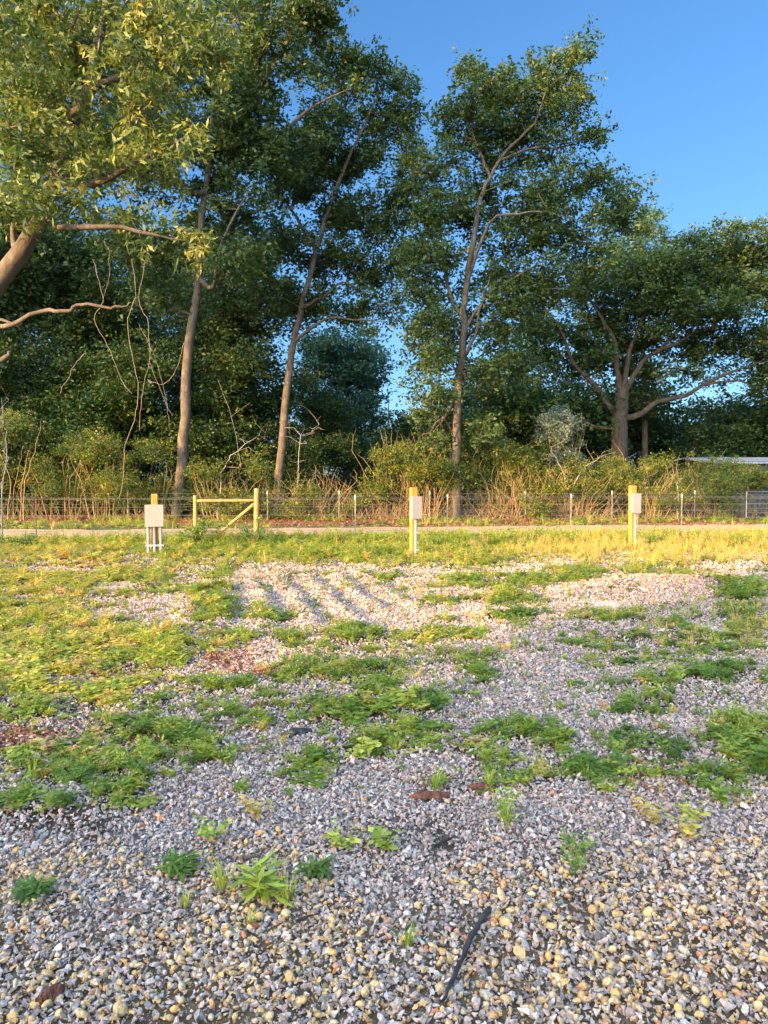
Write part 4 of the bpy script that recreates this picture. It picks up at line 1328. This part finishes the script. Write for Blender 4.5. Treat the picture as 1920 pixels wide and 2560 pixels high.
dead_sapling('bare dead sapling fanning out between the slender tree and the middle power post', 640, 37, [(645, 1000), (655, 930)], 85, .04, 30, (28, 28))
dead_sapling('bare pale sapling leaning right above the gate brace', 470, 34.5, [(480, 1020), (500, 985), (560, 940)], 86, .03, 14, (30, 30))
dead_sapling('bare branching sapling left of the gold lit trunk', 935, 36, [(938, 1040), (945, 990), (920, 950)], 87, .035, 20, (26, 24))
dead_sapling('bare forked sapling under the pale bush', 1215, 35.5, [(1222, 1040), (1205, 1000), (1185, 960)], 88, .04, 20, (30, 26))
dead_sapling('bare sapling right of the pale bush', 1235, 35.5, [(1240, 1050), (1262, 1010), (1300, 985)], 89, .04, 20, (26, 24))
dead_sapling('bare stub like sapling right of the right power post', 1462, 35.5, [(1464, 1060), (1462, 1040)], 90, .05, 12, (12, 16))
dead_sapling('bare curled sapling hanging on the fence at the left edge', 0, 20.5, [(6, 1040), (14, 980), (8, 920)], 91, .02, 40, (18, 45))

# hanging vines
def vine(label, pts_px, d, r, forks=()):
    m = MB()
    def path(pp):
        rng_ = np.random.default_rng(int(abs(pp[0][0]) * 7 + pp[0][1]))
        s = Skel(); s.limb([P(a, b, d) for a, b in pp], r, r * .6, -1, .02, rng_, 5)
        return [tuple(q) for q in s.p[:s.n]]
    m.tube(path(pts_px), r * .62, 5, False)
    for f in forks: m.tube(path(f), r * .42, 5, False)
    tag(m.build('hanging_vine', M['vine'], None, True), label, 'vine', 'bare vines hanging from the left canopy')


M['vine'] = bark_mat('vine', [(0.3, (0.07, 0.055, 0.04)), (0.7, (0.26, 0.21, 0.15))], bump=.2)
vine('longest bare hanging vine, reaching down to the fence beside the left box post', [(285, 560), (292, 640), (275, 700), (288, 780), (298, 840), (292, 900), (272, 960), (266, 1030), (258, 1078)], 27, .016)
vine('thin bare vine looping left of the thick pale trunk', [(320, 540), (300, 640), (320, 700), (322, 780), (305, 860), (302, 930)], 28, .014, [[(322, 780), (350, 850), (372, 900)]])
vine('bare vine swagging from the thick pale trunk', [(398, 740), (380, 800), (352, 830), (318, 820)], 34, .016, [[(352, 830), (362, 880), (368, 930)], [(352, 830), (330, 760), (300, 700)]])
vine('bare vine zigzagging above the broken limb', [(200, 560), (212, 600), (222, 650), (205, 690), (240, 760), (262, 820), (285, 850)], 26, .014, [[(222, 650), (238, 580), (225, 520)]])
vine('short curled bare vine hanging left of the broken limb', [(185, 760), (165, 780), (150, 810), (130, 850)], 24, .014)
vine('long lit bare vine hanging from golden leaves near the thick pale trunk', [(338, 430), (330, 490), (326, 545), (318, 570)], 12.2, .007)
vine('bare vine at the far left edge hanging to the fence', [(3, 860), (8, 930), (12, 1000), (4, 1080), (18, 1150)], 20, .012)
vine('thin bare vine above the wooden gate brace', [(470, 820), (500, 900), (520, 1010)], 34, .014, [[(500, 900), (540, 870)]])

# ------------------------------------------------------------------ fences
def gz(x, y): return float(height(x, y))


def t_post(parent, x, y, h, m, tip=True, tl=.13):
    mb = MB(); z0 = gz(x, y)
    mb.box((x, y, z0 + h / 2 - .05), (.035, .006, h + .1)); mb.box((x, y + .019, z0 + h / 2 - .05), (.007, .032, h + .096))
    for k in range(int(h / .11)): mb.box((x, y - .0055, z0 + .1 + k * .11), (.012, .008, .018))
    o = mb.build('post', m, parent)
    if tip:
        q = MB(); q.box((x, y + .012, z0 + h - tl / 2 + .006), (.042, .046, tl), .003)
        q.build('post_tip', M['white_tip'], o)
    return o


def wire_run(parent, pts_, hs, r, mat):
    for h in hs:
        mb = MB(); path = []
        for i in range(len(pts_) - 1):
            a, b = pts_[i], pts_[i + 1]
            for k in range(6):
                t = k / 6
                x = a[0] + (b[0] - a[0]) * t; y = a[1] + (b[1] - a[1]) * t
                path.append((x, y - .012, h + gz(a[0], a[1]) * (1 - t) + gz(b[0], b[1]) * t - .02 * math.sin(math.pi * t)))
        path.append((pts_[-1][0], pts_[-1][1] - .012, h + gz(*pts_[-1][:2])))
        mb.tube(path, r, 4, False)
        mb.build('wire', mat, parent)


fx = lambda u, d: P(u, 1000, d).x
nf = [(-17.5, 20.3), (fx(76, 20.8), 20.8), (fx(421, 21.2), 21.2), (fx(553, 21.3), 21.35), (fx(767, 21.9), 21.9), (fx(967, 24.0), 24.0), (fx(1234, 25.0), 25.0), (fx(1474, 25.5), 25.5), (17.5, 25.6)]
root = empty('wire_fence', (nf[4][0], nf[4][1], 0)); tag(root, 'near wire fence with white topped green steel posts before the dirt track', 'fence')
root.location = (0, 0, 0)
t_post(root, *nf[1], 1.40, M['rust_steel'], False)
for q in (4, 5, 6, 7): t_post(root, *nf[q], 1.30, M['green_steel'])
wire_run(root, nf, (.30, .50, .74, .98, 1.20, 1.24), .0032, M['wire'])
ff = [(-22, 33.6)] + [(fx(u, 34), 34) for u in (-60, 275, 577, 732, 928, 1135, 1323, 1502, 1612)]
root = empty('wire_fence', (0, 0, 0)); tag(root, 'far wire fence at the foot of the wood beyond the dirt track', 'fence')
for q in ff[1:9]: t_post(root, *q, 1.36, M['green_steel'], True, .16)
wire_run(root, ff, (.25, .50, .75, 1.0, 1.25), .0045, M['wire'])

# metal gate at the right end of the far fence
root = empty('metal_gate', (0, 0, 0)); tag(root, 'galvanised tube gate at the right end of the far fence', 'gate')
gy = 33.95; x0 = fx(1614, gy); x1 = fx(1735, gy)
mb = MB()
for x in (x0, x0 + (x1 - x0) * .42, x1):
    mb = MB(); mb.tube([(x, gy, .14), (x, gy, 1.34)], .024, 8); mb.build('upright', M['galv'], root, True)
for k, z in enumerate((.16, .36, .56, .78, 1.0, 1.18, 1.33)):
    mb = MB(); mb.tube([(x0, gy - .03, z), (x1, gy - .03, z)], .016, 8); mb.build('rail', M['galv'], root, True)

# wooden H brace for the missing gate
def log(a, b, r0, r1, name, mat, parent, k=14, seed=0):
    mb = MB(); rr_ = random.Random(seed)
    a = Vector(a); b = Vector(b); n = 9; pts_ = []; rad = []
    for i in range(n + 1):
        t = i / n
        pts_.append(a.lerp(b, t) + Vector((rr_.gauss(0, .002), rr_.gauss(0, .002), 0))); rad.append(r0 + (r1 - r0) * t + rr_.gauss(0, .0015))
    pts_ = [pts_[0]] + pts_ + [pts_[-1] + (b - a).normalized() * .012]; rad = [rad[0] * .8] + rad + [rad[-1] * .75]
    mb.tube(pts_, rad, k, True)
    return mb.build(name, mat, parent, True)


bx0, by0 = nf[2]; bx1, by1 = nf[3]
bx1 = fx(553, by1)
root = empty('gate_brace', (0, 0, 0)); tag(root, 'wooden fence brace of two round posts with a top rail and a slanted strut', 'fence brace')
log((bx0, by0, -.1), (bx0, by0, P(421, 1071, by0).z), .062, .058, 'post', M['round_post'], root, seed=1)
log((bx1, by1, -.1), (bx1 + .02, by1, P(553, 1056, by1).z), .085, .078, 'post', M['round_post'], root, seed=2)
log((bx0 + .05, by0, P(421, 1082, by0).z), (bx1 - .06, by1, P(553, 1081, by1).z), .042, .042, 'rail', M['round_post'], root, seed=3)
log((fx(462, 21.2), 21.22, P(462, 1160, 21.2).z), (bx1 - .06, by1 - .01, P(545, 1089, by1).z), .045, .05, 'strut', M['round_post'], root, seed=4)

# ------------------------------------------------------------------ power pedestals
def pedestal(label, u, v_base, yaw, post_h, pw, bw, bh, bd, btop, conduits, cr_, d=None):
    g = Gh(u, v_base); x, y = g.x, g.y; z = gz(x, y)
    root = empty('power_post', (x, y, z), math.radians(yaw)); tag(root, label, 'power post', 'wooden posts with electrical boxes')
    mb = MB(); mb.box((0, 0, post_h / 2 - .1), (pw, pw, post_h + .2), .006)
    mb.build('post', M['pine_post'], root)
    zc = btop - bh / 2; yc = -pw / 2 - bd / 2 - .002
    mb = MB(); mb.box((0, yc + .008, zc), (bw - .012, bd - .016, bh - .016), .004)
    b = mb.build('box', M['box_plastic'], root)
    mb = MB(); mb.box((0, yc - bd / 2 + .004, zc), (bw, .018, bh), .004); mb.box((0, yc - bd / 2 + .002 , zc - bh / 2 - .003), (bw * .96, .03, .006))
    lid = mb.build('cover', M['box_plastic'], b)
    mb = MB(); mb.tube([(bw * .36, yc - bd / 2 - .004, zc + bh * .2), (bw * .36, yc - bd / 2 - .009, zc + bh * .2)], .008, 10); mb.build('screw', M['strap'], b)
    for cx in conduits:
        mb = MB(); mb.tube([(cx, yc + .01, -.12), (cx, yc + .01, btop - bh - .003)], cr_, 14, True)
        mb.tube([(cx, yc + .01, btop - bh - .05), (cx, yc + .01, btop - bh - .004)], cr_ * 1.18, 14, True)
        mb.build('conduit', M['conduit'], root, True)
    for zz in ((.22,) if len(conduits) > 1 else (.13, .52)):
        w2 = (max(conduits) - min(conduits)) + cr_ * 2.6 + .03
        mb = MB(); mb.box(((max(conduits) + min(conduits)) / 2, yc + .01 - cr_ - .0035, zz), (w2, .004, .028)); mb.build('strap', M['strap'], root)
    return root


pedestal('power post with a wide cream box and three grey conduits, left in the photo', 335, 1198, 14, 1.38, .14, .40, .49, .13, 1.14, (-.135, 0, .135), .034)
pedestal('middle power post, with a narrow cream box and one conduit, beside the gold lit trunk', 893, 1199, 23, 1.54, .14, .25, .50, .12, 1.34, (.0,), .036)
pedestal('right power post, with a narrow cream box, standing in dry golden grass', 1365, 1180, 17, 1.58, .145, .25, .51, .12, 1.38, (.0,), .034)

# ------------------------------------------------------------------ low shed behind the wood, right
def shed(label, u0, u1, d, vt, ve):
    xa, xb = fx(u0, d), fx(u1, d)
    cx = (xa + xb) / 2
    hz = P(u0, vt, d).z; he = P(u0, ve, d).z
    root = empty('shed', (0, 0, 0)); tag(root, label, 'shed')
    mb = MB(); dp = 8.0
    mb.box((cx, d + dp / 2, he / 2 - .1), (xb - xa, dp, he + .0), 0)
    for k in range(5): mb.box((xa + (xb - xa) * (k + .5) / 5, d - .03, he * .45), (1.0, .05, he * .8))
    mb.build('wall', M['shed_wall'], root)
    mb = MB(); e = .5
    A = [(xa - e, d - e, he - .05), (xb + e, d - e, he - .05), (xb + e, d + dp / 2, hz), (xa - e, d + dp / 2, hz), (xb + e, d + dp + e, he - .05), (xa - e, d + dp + e, he - .05)]
    B = [(p[0], p[1], p[2] + .08) for p in A]
    mb.quad(A[1], A[0], A[3], A[2]); mb.quad(A[2], A[3], A[5], A[4]); mb.quad(B[0], B[1], B[2], B[3]); mb.quad(B[3], B[2], B[4], B[5])
    mb.quad(A[0], A[1], B[1], B[0]); mb.quad(A[5], B[5], B[4], A[4]); mb.quad(A[0], B[0], B[3], A[3]); mb.quad(A[3], B[3], B[5], A[5]); mb.quad(A[1], A[2], B[2], B[1]); mb.quad(A[2], A[4], B[4], B[2])
    n = 40
    for i in range(n):
        x = xa - e + (xb - xa + 2 * e) * (i + .5) / n
        mb.tube([(x, d - e + .01, he + .045), (x, d + dp / 2, hz + .09)], .03, 4, False)
    mb.build('roof', M['roof_metal'], root)


shed('long low shed with a pale metal roof glimpsed behind the bushes at the right edge', 1552, 1760, 43, 986, 1000)

# ------------------------------------------------------------------ single plants on the gravel
def own(label, meshes, u, v, sc_, tint, name='weed', cat='weed', group='single weeds on the gravel', sz=1.0):
    g = Gh(u, v)
    me0 = weeds[meshes]
    n = len(me0.vertices)
    co = np.zeros(n * 3); me0.vertices.foreach_get('co', co)
    rng_ = np.random.default_rng(int(u + v))
    me = quads_mesh(name, co.reshape(-1, 4, 3), np.clip(np.repeat(rng_.normal(tint, .09, n // 4), 1), 0, 1))
    o = link(name, me, M['weed_own'])
    o.location = (g.x, g.y, gz(g.x, g.y) + .012); o.scale = (sc_, sc_, sc_ * sz); o.rotation_euler = (0, 0, rng_.uniform(0, 6))
    return tag(o, label, cat, group)


own('spiky blue green weed left of the biggest gravel weed', 18, 392, 1895, 1.15, .2, sz=.9)
own('largest light green weed in the gravel foreground', 19, 566, 1945, 1.5, .52, sz=1.0)
own('yellowish weed touching the left of the largest gravel weed', 9, 478, 1925, 1.1, .62)
own('low blue green weed up and right of the largest gravel weed', 20, 685, 1895, .95, .2, sz=.7)
own('tiny yellow green sprout below the spiky weed', 10, 400, 1965, .6, .6)
own('tiny yellow green sprout below the largest gravel weed', 11, 538, 2010, .6, .6)
own('yellow tipped weed right beside the largest gravel weed', 8, 620, 1955, 1.0, .68)
own('bright leafy weed, left of the pair above the gravel foreground', 0, 740, 1838, .9, .6)
own('bright leafy weed, right of the pair above the gravel foreground', 1, 830, 1845, 1.05, .55)
own('brown and yellow dying weed above the gravel foreground', 2, 553, 1778, 1.0, .85)
own('yellow green weed between the dying weed and the left green patch', 3, 452, 1822, .95, .52)
own('faint grey green weed at the left edge of the gravel', 18, 72, 1945, 1.1, .2, sz=.7)
own('grass tuft growing over the red bark piece', 9, 940, 1712, 1.2, .45)
own('grass tuft beside the dark bark piece', 10, 1055, 1705, 1.1, .5)
own('sprawling light green weed right of the bark pieces', 4, 1095, 1800, 1.1, .5)
own('small weed at the top of the sprawling weed', 5, 1085, 1765, .8, .55)
own('orange and yellow weed at right of the gravel', 2, 1410, 1790, 1.0, .85)
own('upright yellow green weed right of the orange weed', 0, 1495, 1775, .85, .62)
own('small weed below the orange and yellow weed', 1, 1480, 1815, .9, .75)
own('tiny clover like weed in the middle of the right gravel', 3, 1250, 1850, .8, .4)
own('small faint weed at the foot of the right gravel slope', 6, 1240, 1900, .8, .3)
own('tiny grass sprout left of the black stick', 9, 880, 2052, .7, .45)
own('small green weed standing at the far right of the gravel', 19, 1555, 1740, .7, .4, sz=1.4)
tw = 'tall weeds by the fence'
M['bark_chip'] = simple_mat('bark_chip', (0.03, 0.012, 0.008), (0.15, 0.05, 0.025), scale=30, rough=0.9, bump=0.6)
M['tall_weed'] = leaf_mat('tall_weed', [(0, (.05, .10, .02)), (.5, (.11, .18, .03)), (1, (.28, .28, .05))])
for lab, u, d, wp, vt, sd, n_ in (('leafy plant growing inside the wooden gate brace', 450, 20.7, 16, 1108, 301, 26), ('low leafy plant in front of the left post of the gate brace', 425, 20.0, 16, 1140, 302, 20),
                                  ('low leafy plant in front of the right post of the gate brace', 522, 19.9, 24, 1150, 303, 22), ('pale leafy weed at the left edge by the fence', 36, 18.6, 30, 1160, 304, 24), ('short leafy weed right of the gate brace', 565, 20.8, 10, 1130, 305, 10)):
    bush('tall_weed', lab, u, d, wp, vt, sd, M['tall_weed'], n_, per=40, L=.075, stems=6, group=tw, low=.25, crad=.11, W=.38, cat='weed')

# ------------------------------------------------------------------ sticks and bark on the gravel
def stick(name, label, pts_px, r0, r1, mat, cat='stick', lift=.02, k=8, flat=1.0, seed=1, group=None):
    rng_ = np.random.default_rng(seed)
    ps = [Gh(a, b) for a, b in pts_px]
    pts_, rad = [], []
    n = len(ps)
    for i in range(n - 1):
        for q in range(5):
            t = q / 5
            p = ps[i].lerp(ps[i + 1], t); tt_ = (i + t) / (n - 1)
            r = (r0 + (r1 - r0) * tt_) * rng_.uniform(.6, 1.3)
            pts_.append(Vector((p.x + rng_.normal(0, .002), p.y + rng_.normal(0, .002), gz(p.x, p.y) + lift + r))); rad.append(r)
    pts_.append(Vector((ps[-1].x, ps[-1].y, gz(ps[-1].x, ps[-1].y) + lift + r1))); rad.append(r1 * .6)
    mb = MB(); mb.tube(pts_, rad, k, True)
    o = mb.build(name, mat, None, True)
    return tag(o, label, cat, group)


stick('burnt_stick', 'long charred black stick lying in the gravel foreground', [(955, 2185), (985, 2115), (1012, 2055), (1030, 2020), (1058, 1980)], .005, .0125, M['burnt'], seed=5)
stick('small_stick', 'grey brown stick lying in the gravel above the spiky weeds', [(520, 1872), (565, 1858)], .010, .008, M['grey_stick'], seed=6)
stick('small_stick', 'short upright looking brown stick at the left edge of the gravel', [(70, 1832), (70, 1800)], .011, .009, M['grey_stick'], seed=7)
stick('small_stick', 'thin dark stick lying under the yellowish weed', [(262, 1980), (325, 1982)], .006, .004, M['grey_stick'], seed=8)
stick('small_stick', 'thin dark twig right of the largest gravel weed', [(640, 2005), (690, 1985)], .005, .003, M['burnt'], seed=9)
stick('small_stick', 'dark twig lying across the gravel beneath the tuft topped bark', [(935, 1842), (980, 1820)], .007, .004, M['burnt'], seed=10)
stick('small_stick', 'orange brown chip left of centre near the gravel foreground weeds', [(530, 2008), (560, 2018)], .009, .006, M['bark_chip'], seed=11)
stick('small_stick', 'pale straw lying on the gravel near the middle', [(1190, 1858), (1320, 1902)], .0025, .0015, M['dead_wood'], seed=12, lift=.03)


def bark_piece(label, u, v, L, W_, ang, seed, mat):
    rng_ = np.random.default_rng(seed); g = Gh(u, v)
    n, m = 14, 6; vs = []
    for s_ in (1, -1):
        for i in range(n + 1):
            t = i / n; wd_ = W_ * (math.sin(math.pi * min(max(t, .03), .97)) ** .8) * rng_.uniform(.6, 1.25)
            for j in range(m + 1):
                q = j / m - .5
                vs.append((L * (t - .5), wd_ * q, (.020 - .06 * q * q) + rng_.normal(0, .0025) + (.004 if s_ > 0 else -.004) + .015 * math.sin(t * 3)))
    fs = []
    N1 = (n + 1) * (m + 1)
    for i in range(n):
        for j in range(m):
            a = i * (m + 1) + j
            fs.append((a, a + m + 1, a + m + 2, a + 1)); fs.append((N1 + a, N1 + a + 1, N1 + a + m + 2, N1 + a + m + 1))
    for i in range(n):
        for j in (0, m):
            a = i * (m + 1) + j; fs.append((a, N1 + a, N1 + a + m + 1, a + m + 1))
    for j in range(m):
        for i in (0, n):
            a = i * (m + 1) + j; fs.append((a, a + 1, N1 + a + 1, N1 + a))
    o = link('bark_piece', np_mesh('bark_piece', np.array(vs), np.array(fs), False), mat)
    o.location = (g.x, g.y, gz(g.x, g.y) + .01); o.rotation_euler = (0.1, 0, math.radians(ang))
    tag(o, label, 'bark', 'pieces of bark on the gravel')


bark_piece('red brown slab of bark under the left grass tuft', 928, 1730, .20, .06, 5, 3, M['bark_chip'])
bark_piece('dark red bark piece beside the right grass tuft', 1040, 1712, .13, .05, -15, 4, M['bark_chip'])
bark_piece('small orange bark chip near the bottom left corner', 108, 2165, .09, .05, 50, 6, M['bark_chip'])
bark_piece('dark charred bark piece in the gravel left of centre', 640, 1590, .20, .07, 20, 7, M['burnt'])
bark_piece('flat rust coloured bark chip among the dead leaves', 560, 1530, .13, .05, 30, 8, M['bark_chip'])

# white clover flowers on the right patch
for i, (u, v) in enumerate(((1388, 1876), (1396, 1872), (1402, 1868))):
    pass
